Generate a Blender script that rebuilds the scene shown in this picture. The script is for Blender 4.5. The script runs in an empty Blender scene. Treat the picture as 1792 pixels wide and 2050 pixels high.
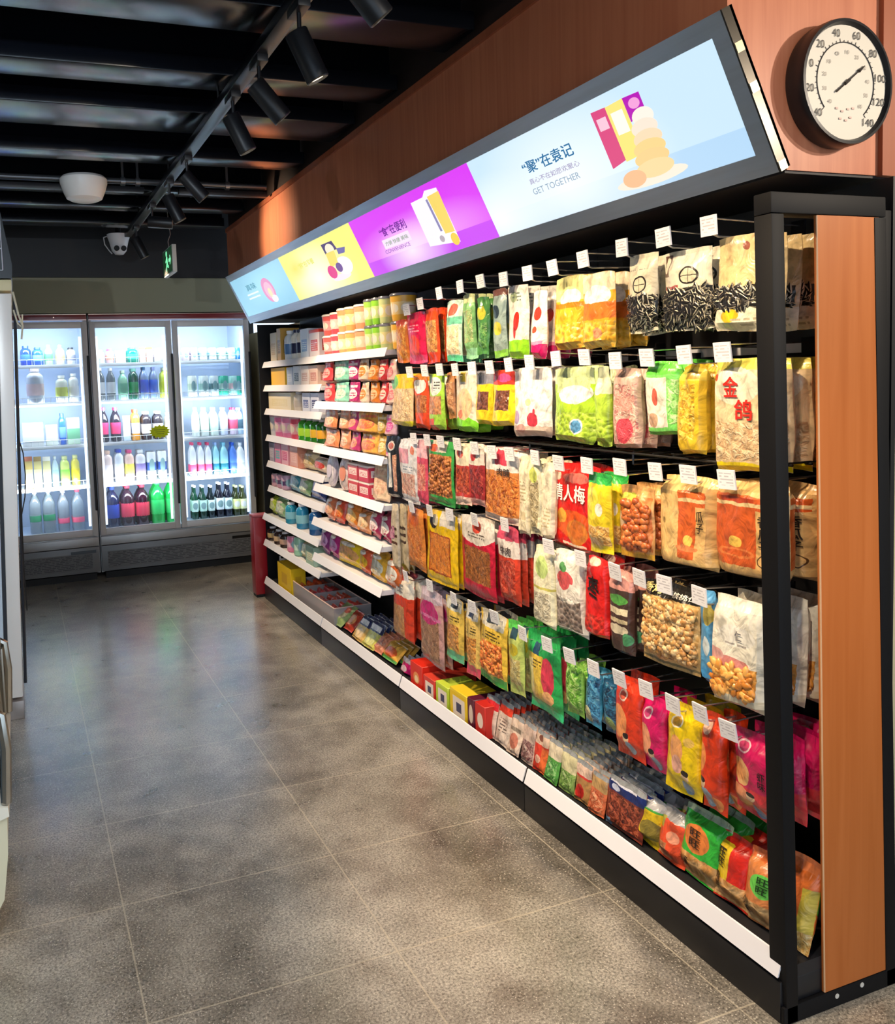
import bpy, bmesh, math, random
from mathutils import Vector, Matrix, noise

random.seed(7)
SC = bpy.context.scene
COL = SC.collection
PI = math.pi

# ------------------------------------------------------------------ camera
YAW, PITCH, ROLL, FPX, PPX, PPY, CAMH = 0.345207436, -0.0717132149, -0.0383105166, 1689.63035, -252.866655, -144.153052, 1.5
_cy, _sy = math.cos(YAW), math.sin(YAW)
_F = Vector((_sy*math.cos(PITCH), _cy*math.cos(PITCH), math.sin(PITCH)))
_R0 = Vector((_cy, -_sy, 0)); _U0 = _R0.cross(_F)
_R = math.cos(ROLL)*_R0 + math.sin(ROLL)*_U0
_U = -math.sin(ROLL)*_R0 + math.cos(ROLL)*_U0
CAM = Vector((0, 0, CAMH))
cd = bpy.data.cameras.new('camera'); cam = bpy.data.objects.new('camera', cd); COL.objects.link(cam)
cam.matrix_world = Matrix(((_R.x, _U.x, -_F.x, 0), (_R.y, _U.y, -_F.y, 0), (_R.z, _U.z, -_F.z, CAMH), (0, 0, 0, 1)))
cd.sensor_fit = 'HORIZONTAL'; cd.sensor_width = 36; cd.lens = FPX/1792*36
cd.shift_x = -PPX/1792; cd.shift_y = PPY/1792; cd.clip_start = .02
SC.camera = cam

def ray(px, py): return _F + _R*((px-896-PPX)/FPX) - _U*((py-1025-PPY)/FPX)
def onx(px, py, X): d = ray(px, py); return CAM + d*(X/d.x)
def ony(px, py, Y): d = ray(px, py); return CAM + d*(Y/d.y)
def onz(px, py, Z): d = ray(px, py); return CAM + d*((Z-CAMH)/d.z)

# ------------------------------------------------------------------ world, exposure, light levels
SC.view_settings.view_transform = 'Standard'; SC.view_settings.look = 'None'
SC.view_settings.gamma = 1; SC.view_settings.use_curve_mapping = False
SC.view_settings.exposure = 0.08
try:
    SC.cycles.use_denoising = True
    SC.cycles.max_bounces = 8; SC.cycles.transparent_max_bounces = 12
    SC.cycles.sample_clamp_indirect = 4
except Exception: pass
W = bpy.data.worlds.new('store_world'); SC.world = W; W.use_nodes = True
bg = W.node_tree.nodes['Background']; bg.inputs[0].default_value = (.66, .82, 1, 1); bg.inputs[1].default_value = 1.9
SPOT_W, SPOT_COL = 54, (1, .77, .52)
FRIDGE_W, FRIDGE_COL = 4.2, (.86, .94, 1)
SIGN_E = 1.04

# ------------------------------------------------------------------ materials
def lin(c):
    if isinstance(c, str):
        c = c.lstrip('#'); c = tuple(int(c[i:i+2], 16)/255 for i in (0, 2, 4))
    return tuple((x/12.92 if x <= .04045 else ((x+.055)/1.055)**2.4) for x in c[:3]) + (1,)
_MC = {}
def pm(c, rough=.5, metal=0, spec=.5, coat=0, trans=0, emit=0, bump=0, bscale=40, alpha=1):
    key = ('pm', str(c), rough, metal, spec, coat, trans, emit, bump, bscale, alpha)
    if key in _MC: return _MC[key]
    m = bpy.data.materials.new('paint_%d' % len(_MC)); m.use_nodes = True
    b = m.node_tree.nodes['Principled BSDF']; I = b.inputs; L = lin(c)
    I['Base Color'].default_value = L; I['Roughness'].default_value = rough; I['Metallic'].default_value = metal
    I['Specular IOR Level'].default_value = spec; I['Coat Weight'].default_value = coat; I['Transmission Weight'].default_value = trans
    I['Alpha'].default_value = alpha
    if emit: I['Emission Color'].default_value = L; I['Emission Strength'].default_value = emit; I['Base Color'].default_value = (.03, .03, .03, 1)
    if bump:
        nt = m.node_tree; t = nt.nodes.new('ShaderNodeTexCoord'); n = nt.nodes.new('ShaderNodeTexNoise'); n.inputs['Scale'].default_value = bscale
        k = nt.nodes.new('ShaderNodeBump'); k.inputs['Strength'].default_value = bump; k.inputs['Distance'].default_value = .004
        nt.links.new(t.outputs['Object'], n.inputs['Vector']); nt.links.new(n.outputs['Fac'], k.inputs['Height']); nt.links.new(k.outputs[0], I['Normal'])
    m.diffuse_color = L
    _MC[key] = m; return m

class NT:
    def __init__(s, name):
        s.m = bpy.data.materials.new(name); s.m.use_nodes = True; s.t = s.m.node_tree; s.b = s.t.nodes['Principled BSDF']
    def n(s, kind, **kw):
        x = s.t.nodes.new(kind)
        for k, v in kw.items(): setattr(x, k, v)
        return x
    def put(s, sock, v):
        if hasattr(v, 'is_linked'): s.t.links.new(v, sock)
        else: sock.default_value = v
    def math(s, op, a, b=0, c=None):
        x = s.n('ShaderNodeMath', operation=op); s.put(x.inputs[0], a); s.put(x.inputs[1], b)
        if c is not None: s.put(x.inputs[2], c)
        return x.outputs[0]
    def vm(s, op, a, b=(0, 0, 0)):
        x = s.n('ShaderNodeVectorMath', operation=op); s.put(x.inputs[0], a); s.put(x.inputs[1], b)
        return x.outputs['Value'] if op in ('LENGTH', 'DOT_PRODUCT') else x.outputs[0]
    def mix(s, f, a, b):
        x = s.n('ShaderNodeMix', data_type='RGBA'); s.put(x.inputs[0], f); s.put(x.inputs[6], a); s.put(x.inputs[7], b); return x.outputs[2]
    def ramp(s, f, stops, interp='LINEAR'):
        x = s.n('ShaderNodeValToRGB'); r = x.color_ramp; r.interpolation = interp
        while len(r.elements) < len(stops): r.elements.new(.5)
        for e, (p, c) in zip(r.elements, stops): e.position = p; e.color = lin(c)
        s.put(x.inputs[0], f); return x.outputs[0]
    def noise(s, v, scale, detail=2, dist=0):
        x = s.n('ShaderNodeTexNoise'); s.put(x.inputs['Vector'], v); x.inputs['Scale'].default_value = scale; x.inputs['Detail'].default_value = detail
        x.inputs['Distortion'].default_value = dist; return x.outputs['Fac']
    def voro(s, v, scale, feature='F1'):
        x = s.n('ShaderNodeTexVoronoi', feature=feature); s.put(x.inputs['Vector'], v); x.inputs['Scale'].default_value = scale; return x

def content(N, vec, kind, cols):
    """what shows through a pack's clear film: (colour, height)"""
    c = list(cols)
    if kind == 'nuts':
        v = N.voro(vec, c.pop() if isinstance(c[-1], (int, float)) else 75)
        col = N.ramp(v.outputs['Distance'], [(0, c[0]), (.45, c[1]), (.8, c[2])])
        t = N.math('MULTIPLY', v.outputs['Color'], .5)
        col = N.mix(t, col, lin(c[1])); return col, N.math('SUBTRACT', 1, v.outputs['Distance'])
    if kind == 'seeds':
        w = N.noise(vec, 14, 1)
        ang = N.math('MULTIPLY', w, 9)
        r = N.n('ShaderNodeVectorRotate', rotation_type='Z_AXIS'); N.put(r.inputs['Vector'], vec); N.put(r.inputs['Angle'], ang)
        st = N.vm('MULTIPLY', r.outputs[0], (1, .32, 1))
        v = N.voro(st, 130)
        col = N.ramp(v.outputs['Distance'], [(0, c[0]), (.18, c[0]), (.3, c[1]), (.55, c[1]), (.62, c[0])]); return col, N.math('SUBTRACT', 1, v.outputs['Distance'])
    if kind == 'shred':
        n = N.noise(vec, 60, 3, 1.5); col = N.ramp(n, [(.32, c[0]), (.5, c[1]), (.66, c[2])]); return col, n
    if kind == 'marks':                                    # rows of tiny print
        s = N.vm('MULTIPLY', vec, (130, 320, 1)); n = N.noise(s, 1, 0)
        return N.ramp(n, [(.5, c[0]), (.54, c[1])]), None
    return lin(c[0]), None

def art(base, layers=(), w=.15, h=.2, rough=.32, coat=.4, warp=.02, wrinkle=.6, emit=0):
    key = ('art', str(base), str(layers), round(w, 2), round(h, 2), rough, coat, warp, wrinkle, emit)
    if key in _MC: return _MC[key]
    N = NT('print_%d' % len(_MC))
    uv = N.n('ShaderNodeTexCoord').outputs['UV']
    vec = N.vm('MULTIPLY', uv, (w, h, 1))
    if warp:
        nz = N.n('ShaderNodeTexNoise'); N.put(nz.inputs['Vector'], vec); nz.inputs['Scale'].default_value = 45; nz.inputs['Detail'].default_value = 1
        off = N.vm('MULTIPLY', N.vm('SUBTRACT', nz.outputs['Color'], (.5, .5, .5)), (warp*2, warp*2, 0)); q = N.vm('ADD', uv, off)
    else: q = uv
    col = lin(base); height = None
    for L in layers:
        k = L[0]
        if k in ('rect', 'win', 'marks'):
            u0, v0, u1, v1 = L[1:5]
            p = N.vm('ABSOLUTE', N.vm('DIVIDE', N.vm('SUBTRACT', q, ((u0+u1)/2, (v0+v1)/2, 0)), ((u1-u0)/2, (v1-v0)/2, 1)))
            sp = N.n('ShaderNodeSeparateXYZ'); N.put(sp.inputs[0], p)
            mask = N.math('LESS_THAN', N.math('MAXIMUM', sp.outputs[0], sp.outputs[1]), 1); rest = L[5:]
        else:
            cu, cv, ru, rv = L[1:5]
            p = N.vm('MULTIPLY', N.vm('DIVIDE', N.vm('SUBTRACT', q, (cu, cv, 0)), (ru, rv, 1)), (1, 1, 0))
            mask = N.math('LESS_THAN', N.vm('LENGTH', p), 1) if k != 'soft' else N.math('SMOOTHSTEP' if False else 'MAXIMUM', N.math('SUBTRACT', 1, N.vm('LENGTH', p)), 0); rest = L[5:]
        if k in ('win', 'ewin'):
            c, hgt = content(N, vec, rest[0], rest[1:])
            if hgt is not None:
                hm = N.math('MULTIPLY', hgt, mask); height = hm if height is None else N.math('ADD', height, hm)
        elif k == 'marks':
            sv = N.n('ShaderNodeSeparateXYZ'); N.put(sv.inputs[0], vec); row = N.math('MULTIPLY', sv.outputs[1], 140 if h < .1 else 85); fl = N.math('FLOOR', row); s = N.n('ShaderNodeCombineXYZ'); N.put(s.inputs[0], N.math('MULTIPLY', sv.outputs[0], 90)); N.put(s.inputs[1], N.math('MULTIPLY', fl, 3.7)); n = N.noise(s.outputs[0], 1, 0); mask = N.math('MULTIPLY', N.math('MULTIPLY', mask, N.math('LESS_THAN', N.math('FRACT', row), .42)), N.math('GREATER_THAN', n, .42)); c = lin(rest[0])
        else: c = lin(rest[0])
        col = N.mix(mask, col, c)
    I = N.b.inputs
    if warp and wrinkle > .3:
        vn = N.noise(vec, 38, 4, .5); vm_ = N.n('ShaderNodeMix', data_type='RGBA', blend_type='MULTIPLY'); vm_.inputs[0].default_value = 1; N.put(vm_.inputs[6], col); N.put(vm_.inputs[7], N.ramp(vn, [(.30, 'c0c0c0'), (.5, 'f4f4f4'), (.62, 'ffffff')])); col = vm_.outputs[2]
    N.put(I['Base Color'], col); I['Roughness'].default_value = rough; I['Coat Weight'].default_value = coat; I['Coat Roughness'].default_value = .12
    if emit:
        for l in list(I['Base Color'].links): N.t.links.remove(l)
        I['Base Color'].default_value = (.03, .03, .03, 1); N.put(I['Emission Color'], col); I['Emission Strength'].default_value = emit
    if wrinkle:
        wn = N.noise(N.vm('MULTIPLY', vec, (1.5, .8, 1)), 20, 3, .9); hh = N.math('MULTIPLY', wn, wrinkle)
        if height is not None: hh = N.math('ADD', hh, N.math('MULTIPLY', height, .35))
        bp = N.n('ShaderNodeBump'); bp.inputs['Distance'].default_value = .02; bp.inputs['Strength'].default_value = .75; N.put(bp.inputs['Height'], hh); N.put(I['Normal'], bp.outputs[0])
    _MC[key] = N.m; return N.m

def floor_mat():
    N = NT('polished_terrazzo'); P = N.n('ShaderNodeNewGeometry').outputs['Position']
    big = N.noise(P, 1.6, 5, .4); mid = N.noise(P, 7, 6, .2)
    base = N.ramp(N.math('ADD', N.math('MULTIPLY', big, .62), N.math('MULTIPLY', mid, .38)), [(.34, '716b61'), (.47, 'a29a8d'), (.54, 'bcb4a6'), (.66, 'dad2c2')])
    gr = N.noise(P, 150, 3); base = N.mix(.75, base, N.mix(1, base, base)); gm = N.n('ShaderNodeMix', data_type='RGBA', blend_type='MULTIPLY'); gm.inputs[0].default_value = 1; N.put(gm.inputs[6], base); N.put(gm.inputs[7], N.ramp(gr, [(.32, '989898'), (.5, 'dedede'), (.66, 'ffffff')])); base = gm.outputs[2]
    v = N.voro(P, 150); chip = N.math('LESS_THAN', v.outputs['Distance'], .27)
    pick = N.math('GREATER_THAN', N.math('FRACT', N.math('MULTIPLY', v.outputs['Color'], 7.3)), .52)
    base = N.mix(N.math('MULTIPLY', N.math('MULTIPLY', chip, pick), .7), base, lin('ded6c6'))
    v2 = N.voro(P, 330); dk = N.math('LESS_THAN', v2.outputs['Distance'], .33); base = N.mix(N.math('MULTIPLY', dk, .55), base, lin('34322f'))
    sp = N.n('ShaderNodeSeparateXYZ'); N.put(sp.inputs[0], P)
    def line(s, off, pitch, wd):
        f = N.math('FRACT', N.math('ADD', N.math('DIVIDE', N.math('SUBTRACT', s, off), pitch), 20.5)); return N.math('LESS_THAN', N.math('ABSOLUTE', N.math('SUBTRACT', f, .5)), wd/pitch)
    g = N.math('MAXIMUM', line(sp.outputs[0], .205, .648, .0022), line(sp.outputs[1], 1.932, .489, .0022))
    base = N.mix(N.math('MULTIPLY', g, N.math('ADD', .15, N.math('MULTIPLY', mid, .8))), base, lin('d2c6ae'))
    I = N.b.inputs; N.put(I['Base Color'], base); I['Specular IOR Level'].default_value = .75
    N.put(I['Roughness'], N.math('ADD', .20, N.math('MULTIPLY', mid, .22))); I['Coat Weight'].default_value = .7; I['Coat Roughness'].default_value = .2
    bp = N.n('ShaderNodeBump'); bp.inputs['Strength'].default_value = .08; bp.inputs['Distance'].default_value = .003; N.put(bp.inputs['Height'], N.noise(P, 90, 3)); N.put(I['Normal'], bp.outputs[0])
    return N.m

def wood_mat(name, a, b, rough=.5, scale=1.0):
    N = NT(name); P = N.n('ShaderNodeNewGeometry').outputs['Position']
    s = N.vm('MULTIPLY', P, (38*scale, 38*scale, 1.6)); n = N.noise(s, 1, 4, .8)
    N.put(N.b.inputs['Base Color'], N.ramp(n, [(.3, a), (.7, b)])); N.b.inputs['Roughness'].default_value = rough; N.b.inputs['Specular IOR Level'].default_value = .3
    return N.m

def brushed(name, c, rough=.3):
    N = NT(name); P = N.n('ShaderNodeNewGeometry').outputs['Position']
    n = N.noise(N.vm('MULTIPLY', P, (60, 4, 60)), 1, 3)
    I = N.b.inputs; N.put(I['Base Color'], N.mix(N.math('MULTIPLY', n, .22), lin(c), lin('4a5058'))); I['Metallic'].default_value = 1; N.put(I['Roughness'], N.math('ADD', rough-.1, N.math('MULTIPLY', n, .25)))
    return N.m

def glass_mat():
    if 'glass' in _MC: return _MC['glass']
    m = bpy.data.materials.new('door_glass'); m.use_nodes = True; t = m.node_tree; t.nodes.clear()
    o = t.nodes.new('ShaderNodeOutputMaterial'); mx = t.nodes.new('ShaderNodeMixShader'); tr = t.nodes.new('ShaderNodeBsdfTransparent'); gl = t.nodes.new('ShaderNodeBsdfGlossy')
    lw = t.nodes.new('ShaderNodeFresnel'); lw.inputs[0].default_value = 1.4; gl.inputs['Roughness'].default_value = .03; tr.inputs[0].default_value = (.95, .98, 1, 1)
    t.links.new(lw.outputs[0], mx.inputs[0]); t.links.new(tr.outputs[0], mx.inputs[1]); t.links.new(gl.outputs[0], mx.inputs[2]); t.links.new(mx.outputs[0], o.inputs[0])
    _MC['glass'] = m; return m

BLACK = pm('#0d0d10', .6, spec=.2); DARK = pm('#0b0b0d', .6); WHITE = pm('#e9e7ea', .4); TAGW = None
CHROME = pm('#b9b7b0', .22, 1); STEEL = brushed('stainless', '#9aa4ac', .3); WIRE = pm('#cfcfd2', .25, .9); BWIRE = pm('#101012', .35)

# ------------------------------------------------------------------ mesh helpers
class MB:
    def __init__(s): s.bm = bmesh.new()
    def box(s, x0, x1, y0, y1, z0, z1, bev=0, shear=None, seg=2):
        r = bmesh.ops.create_cube(s.bm, size=1); vs = r['verts']
        for v in vs: v.co = Vector((x0+(v.co.x+.5)*(x1-x0), y0+(v.co.y+.5)*(y1-y0), z0+(v.co.z+.5)*(z1-z0)))
        if bev:
            e = {e for v in vs for e in v.link_edges}
            rb = bmesh.ops.bevel(s.bm, geom=list(e), offset=bev, segments=seg, affect='EDGES', profile=.6); vs = [v for v in rb['verts']] + [v for v in vs if v.is_valid]
        if shear:
            for v in set(vs): v.co.x += shear*v.co.z
        return s
    def tube(s, pts, r, n=8, cap=True):
        pts = [Vector(p) for p in pts]; rings = []; up = None
        for i, p in enumerate(pts):
            d = (pts[min(i+1, len(pts)-1)]-pts[max(i-1, 0)]).normalized()
            if up is None or abs(up.dot(d)) > .95: up = Vector((0, 0, 1)) if abs(d.z) < .9 else Vector((1, 0, 0))
            a = d.cross(up).normalized(); b = a.cross(d).normalized(); up = b
            rr = r[i] if isinstance(r, (list, tuple)) else r
            rings.append([s.bm.verts.new(p+a*rr*math.cos(2*PI*k/n)+b*rr*math.sin(2*PI*k/n)) for k in range(n)])
        for A, B in zip(rings, rings[1:]):
            for k in range(n): s.bm.faces.new((A[k], A[(k+1) % n], B[(k+1) % n], B[k]))
        if cap: s.bm.faces.new(rings[0][::-1]); s.bm.faces.new(rings[-1])
        return s
    def lathe(s, prof, n=20, M=None):
        M = M or Matrix(); rings = []; uvl = s.bm.loops.layers.uv.verify()
        zmax = max(p[1] for p in prof) or 1; zmin = min(p[1] for p in prof)
        for (r, z) in prof: rings.append([s.bm.verts.new(M @ Vector((max(r, 1e-5)*math.cos(2*PI*k/n), max(r, 1e-5)*math.sin(2*PI*k/n), z))) for k in range(n)])
        for j, (A, B) in enumerate(zip(rings, rings[1:])):
            for k in range(n):
                f = s.bm.faces.new((A[k], A[(k+1) % n], B[(k+1) % n], B[k]))
                for lp, (uu, zz) in zip(f.loops, ((k, prof[j][1]), (k+1, prof[j][1]), (k+1, prof[j+1][1]), (k, prof[j+1][1]))): lp[uvl].uv = ((uu/n*2) % 1.0001, (zz-zmin)/max(zmax-zmin, 1e-6))
        s.bm.faces.new(rings[0][::-1]); s.bm.faces.new(rings[-1]); return s
    def poly(s, pts, th, nrm):                                # flat outline with thickness
        nrm = Vector(nrm); a = [s.bm.verts.new(Vector(p)) for p in pts]; b = [s.bm.verts.new(Vector(p)+nrm*th) for p in pts]
        s.bm.faces.new(b); s.bm.faces.new(a[::-1])
        for i in range(len(a)): j = (i+1) % len(a); s.bm.faces.new((a[i], a[j], b[j], b[i]))
        return s
    def build(s, name, mat, parent=None, smooth=True, loc=None):
        bmesh.ops.recalc_face_normals(s.bm, faces=s.bm.faces[:])
        me = bpy.data.meshes.new(name); s.bm.to_mesh(me); s.bm.free(); me.materials.append(mat)
        if smooth:
            me.polygons.foreach_set('use_smooth', [True]*len(me.polygons))
            try: me.set_sharp_from_angle(angle=math.radians(38))
            except Exception: pass
        o = bpy.data.objects.new(name, me); COL.objects.link(o)
        if parent: o.parent = parent
        if loc: o.location = loc
        return o

def empty(name, loc, rz=0, rx=0, ry=0):
    o = bpy.data.objects.new(name, None); o.empty_display_size = .05; COL.objects.link(o); o.location = loc; o.rotation_euler = (rx, ry, rz); return o
def tag(o, label, cat, group=None, kind=None):
    o['label'] = label; o['category'] = cat
    if group: o['group'] = group
    if kind: o['kind'] = kind
    return o
def struct(o): o['kind'] = 'structure'; return o
def thing(name, loc, label, cat, group=None, rz=0, rx=0, ry=0): return tag(empty(name, loc, rz, rx, ry), label, cat, group)
def copy_tree(o, parent=None):
    c = o.copy(); COL.objects.link(c); c.parent = parent
    for ch in list(o.children): copy_tree(ch, c)
    return c
ORD = ['first', 'second', 'third', 'fourth', 'fifth', 'sixth', 'seventh', 'eighth', 'ninth', 'tenth', 'eleventh', 'twelfth', 'thirteenth', 'fourteenth', 'fifteenth']

_TC = {}
def text_geo(s, spacing=1.0):
    """outline of a line (or, with newlines, a column) of lettering scaled to the unit square: verts, faces, aspect"""
    if (s, spacing) in _TC: return _TC[(s, spacing)]
    cu = bpy.data.curves.new('lettering', 'FONT'); cu.body = s; cu.align_x = 'CENTER'; cu.space_line = 1; cu.resolution_u = 3
    ob = bpy.data.objects.new('lettering', cu); COL.objects.link(ob)
    dg = bpy.context.evaluated_depsgraph_get(); me = bpy.data.meshes.new_from_object(ob.evaluated_get(dg))
    vs = [v.co.copy() for v in me.vertices]; fs = [tuple(p.vertices) for p in me.polygons]
    COL.objects.unlink(ob); bpy.data.objects.remove(ob); bpy.data.curves.remove(cu); bpy.data.meshes.remove(me)
    if any(ord(q) > 0x3000 for q in s) and len(s) < 9:
        n0 = len(vs); bv = list(vs); bf = list(fs)
        for k, (dx, dy) in enumerate(((.035, 0), (0, .025), (.035, .025), (.018, .012))): vs += [v+Vector((dx, dy, 0)) for v in bv]; fs += [tuple(i+n0*(k+1) for i in f) for f in bf]
    x0, x1 = min(v.x for v in vs), max(v.x for v in vs); y0, y1 = min(v.y for v in vs), max(v.y for v in vs)
    g = ([((v.x-x0)/(x1-x0), (v.y-y0)/(y1-y0)) for v in vs], fs, (x1-x0)/(y1-y0)); _TC[(s, spacing)] = g; return g
def letters(s, fn, mat, parent, rect=None, name='lettering'):
    """lettering laid on a surface: fn(u,v) -> point"""
    vs, fs, asp = text_geo(s); u0, v0, u1, v1 = rect or (0, 0, 1, 1)
    me = bpy.data.meshes.new(name); me.from_pydata([fn(u0+a*(u1-u0), v0+b*(v1-v0)) for a, b in vs], [], fs); me.materials.append(mat)
    o = bpy.data.objects.new(name, me); COL.objects.link(o); o.parent = parent; return o
# ------------------------------------------------------------------ the setting
XR, ZS, YE = 1.968, 1.922, 1.432          # side wall, soffit underside, soffit end face
struct(MB().box(-3.2, 4.2, -3, 7.6, -.06, 0).build('floor', floor_mat()))
olive = pm('#8b8a70', .55); blackwall = pm('#090a0e', .5, bump=.15, bscale=8); beige = pm('#cdbf98', .6, bump=.15, bscale=60)
struct(MB().box(-3.2, XR+.1, 7.45, 7.6, 0, 3).build('wall_back', blackwall))
struct(MB().box(-3.2, XR, 6.74, 7.45, 2.075, 2.342).build('trim_1', olive))
struct(MB().box(-3.2, XR, 6.70, 7.45, 2.342, 3).build('trim_2', blackwall))
struct(MB().box(XR, XR+.12, YE+.012, 7.45, 0, ZS-.001).box(XR+.12, 4.2, YE+.012, YE+.13, 0, ZS-.001).build('wall_right', beige))
struct(MB().box(4.2, 4.32, -3, YE+.13, 0, 3).build('wall_front', pm('#c9bd9c', .6)))
struct(MB().box(-3.3, -3.2, -3, 7.6, 0, 3).build('wall_left', pm('#b9b5a8', .6)))
struct(MB().box(-3.3, 4.2, -3, 7.6, 2.95, 3.05).build('ceiling', pm('#0a0b10', .38)))
beamm = pm('#0e1118', .2, spec=.6)
for i, (y0, y1) in enumerate(((.75, .95), (1.3, 1.5), (1.88, 2.08), (2.45, 2.65), (3.03, 3.20), (3.47, 3.76), (4.15, 4.3), (4.90, 5.02), (5.35, 5.48), (5.9, 6.05))):
    struct(MB().box(-3.2, 1.46 if i > 1 else 4.2, y0, y1, 2.60, 2.66, .006).box(-3.2, 1.46 if i > 1 else 4.2, (y0+y1)/2-.012, (y0+y1)/2+.012, 2.66, 2.95).build('ceiling_beam', beamm))
brown = wood_mat('russet_wood', '#b4694a', '#c47a58', .42); brown2 = wood_mat('russet_wood_dark', '#934f34', '#a05a3c', .45)
# soffit over the shelves: boxed bulkhead, the slanted light box hangs on its front
struct(MB().poly([(1.464, YE, 2.58), (1.464, YE, 2.236), (1.632, YE, ZS), (XR+.12, YE, ZS), (XR+.12, YE, 2.58)], 5.87-YE, (0, 1, 0)).build('trim_3', brown, None, False))
struct(MB().box(1.455, 1.475, YE, 5.87, 2.548, 2.575).build('trim_4', brown2))
struct(MB().box(1.48, XR+.12, YE+.01, 5.87, 2.58, 2.95).build('trim_5', pm('#2a1a14', .6)))
struct(MB().box(1.911, 4.2, YE-.012, YE+.01, ZS-.002, 2.95).build('trim_6', brown2))
struct(MB().box(1.462, 1.911, YE-.001, YE+.02, 2.58, 2.95).build('trim_7', brown))
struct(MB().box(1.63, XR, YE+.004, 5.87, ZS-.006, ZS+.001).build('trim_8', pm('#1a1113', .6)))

# ------------------------------------------------------------------ slanted light box above the shelves
A0, B0 = Vector((1.449, 0, 2.246)), Vector((1.615, 0, 1.919)); YN, YF = 1.432, 5.885
dS = (B0-A0); LS = dS.length; dS.normalize(); nS = Vector((-dS.z, 0, dS.x)); nS = nS if nS.x < 0 else -nS   # faces the aisle, tilted down
def sgn(y, s, out=0.0): p = A0 + dS*s + nS*out; return Vector((p.x, y, p.z))
sign = thing('light_box_sign', (1.53, 3.65, 1.92), 'long slanted light box sign with four lit panels above the shelves', 'sign')
def loc_of(root): return root.location.copy()
def build_at(mb, name, mat, root, smooth=True):
    o = mb.build(name, mat, root, smooth); o.matrix_parent_inverse = Matrix.Translation(-root.location) @ Matrix(); return o
mb = MB(); FR = .045
def slab(mb, y0, y1, s0, s1, o0, o1):
    vs = [mb.bm.verts.new(sgn(y, s, o)) for y in (y0, y1) for s in (s0, s1) for o in (o0, o1)]
    for f in ((0, 1, 3, 2), (4, 6, 7, 5), (0, 4, 5, 1), (2, 3, 7, 6), (0, 2, 6, 4), (1, 5, 7, 3)): mb.bm.faces.new([vs[i] for i in f])
frm = brushed('sign_frame_steel', '#d3dae2', .34)
slab(mb, YN, YF, 0, FR, -.03, .006); slab(mb, YN, YF, LS-FR-.005, LS, -.03, .006); slab(mb, YN, YN+.042, FR, LS-FR-.005, -.03, .006); slab(mb, YF-.035, YF, FR, LS-FR-.005, -.03, .006)
fr = build_at(mb, 'frame', frm, sign, False)
mb = MB()                                                     # box body behind the frame, closed down to the soffit
pr_ = [(A0.x+.002, A0.z-.002), (B0.x-.002, B0.z+.003), (1.628, ZS+.001), (1.4625, 2.240)]
for y0, y1 in ((YN+.003, YF-.003),):
    a = [mb.bm.verts.new((x, y0, z)) for x, z in pr_]; b = [mb.bm.verts.new((x, y1, z)) for x, z in pr_]
    mb.bm.faces.new(a); mb.bm.faces.new(b[::-1])
    for i in range(4): mb.bm.faces.new((a[i], b[i], b[(i+1) % 4], a[(i+1) % 4]))
build_at(mb, 'housing', pm('#2b2a2c', .4, .6), sign, False)
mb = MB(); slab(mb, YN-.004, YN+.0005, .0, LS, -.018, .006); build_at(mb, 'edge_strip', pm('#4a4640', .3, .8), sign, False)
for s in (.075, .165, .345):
    mb = MB(); slab(mb, YN-.0055, YN-.003, s, s+.022, -.017, .005); build_at(mb, 'painted_glint', pm('#e8d8b0', .25, .5), sign, False)  # pale slivers imitate glints of light on the dark edge strip
S0, S1 = FR, LS-FR-.005
DIV = [1.474, 2.54, 3.61, 4.70, 5.85]
def panel(i, base, layers):
    y0, y1 = DIV[i], DIV[i+1]
    mb = MB(); uvl = mb.bm.loops.layers.uv.verify()
    vs = [mb.bm.verts.new(sgn(y, s, .002)) for y, s in ((y1, S1), (y0, S1), (y0, S0), (y1, S0))]; f = mb.bm.faces.new(vs)
    for lp, uvc in zip(f.loops, ((0, 0), (1, 0), (1, 1), (0, 1))): lp[uvl].uv = uvc
    N = art(base, layers, y1-y0, S1-S0, .3, 0, 0, 0, SIGN_E); N.node_tree.nodes['Principled BSDF'].inputs['Specular IOR Level'].default_value = .15
    p = build_at(mb, 'lit_panel', N, sign, False)
    fn = lambda u, v, o=.004: sgn(y1+(y0-y1)*u, S1+(S0-S1)*v, o)
    return p, fn
def em(c, k=None): return pm(c, .4, spec=.1, emit=(k or SIGN_E))
def shape(p, fn, pts, c, name, o=.003):
    mb = MB(); vs = [mb.bm.verts.new(fn(u, v, o)) for u, v in pts]; vb = [mb.bm.verts.new(fn(u, v, o-.0012)) for u, v in pts]
    mb.bm.faces.new(vs); mb.bm.faces.new(vb[::-1])
    for i in range(len(vs)): j = (i+1) % len(vs); mb.bm.faces.new((vs[i], vb[i], vb[j], vs[j]))
    return mb.build(name, em(c), p, False)
def ell(cu, cv, ru, rv, n=22, k0=0, k1=2*PI): return [(cu+ru*math.cos(k0+(k1-k0)*i/n), cv+rv*math.sin(k0+(k1-k0)*i/n)) for i in range(n)]
def wr(p, fn, s, rect, c, o=.0035):
    return letters(s, lambda u, v: fn(u, v, o), em(c), p, rect)
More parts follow.
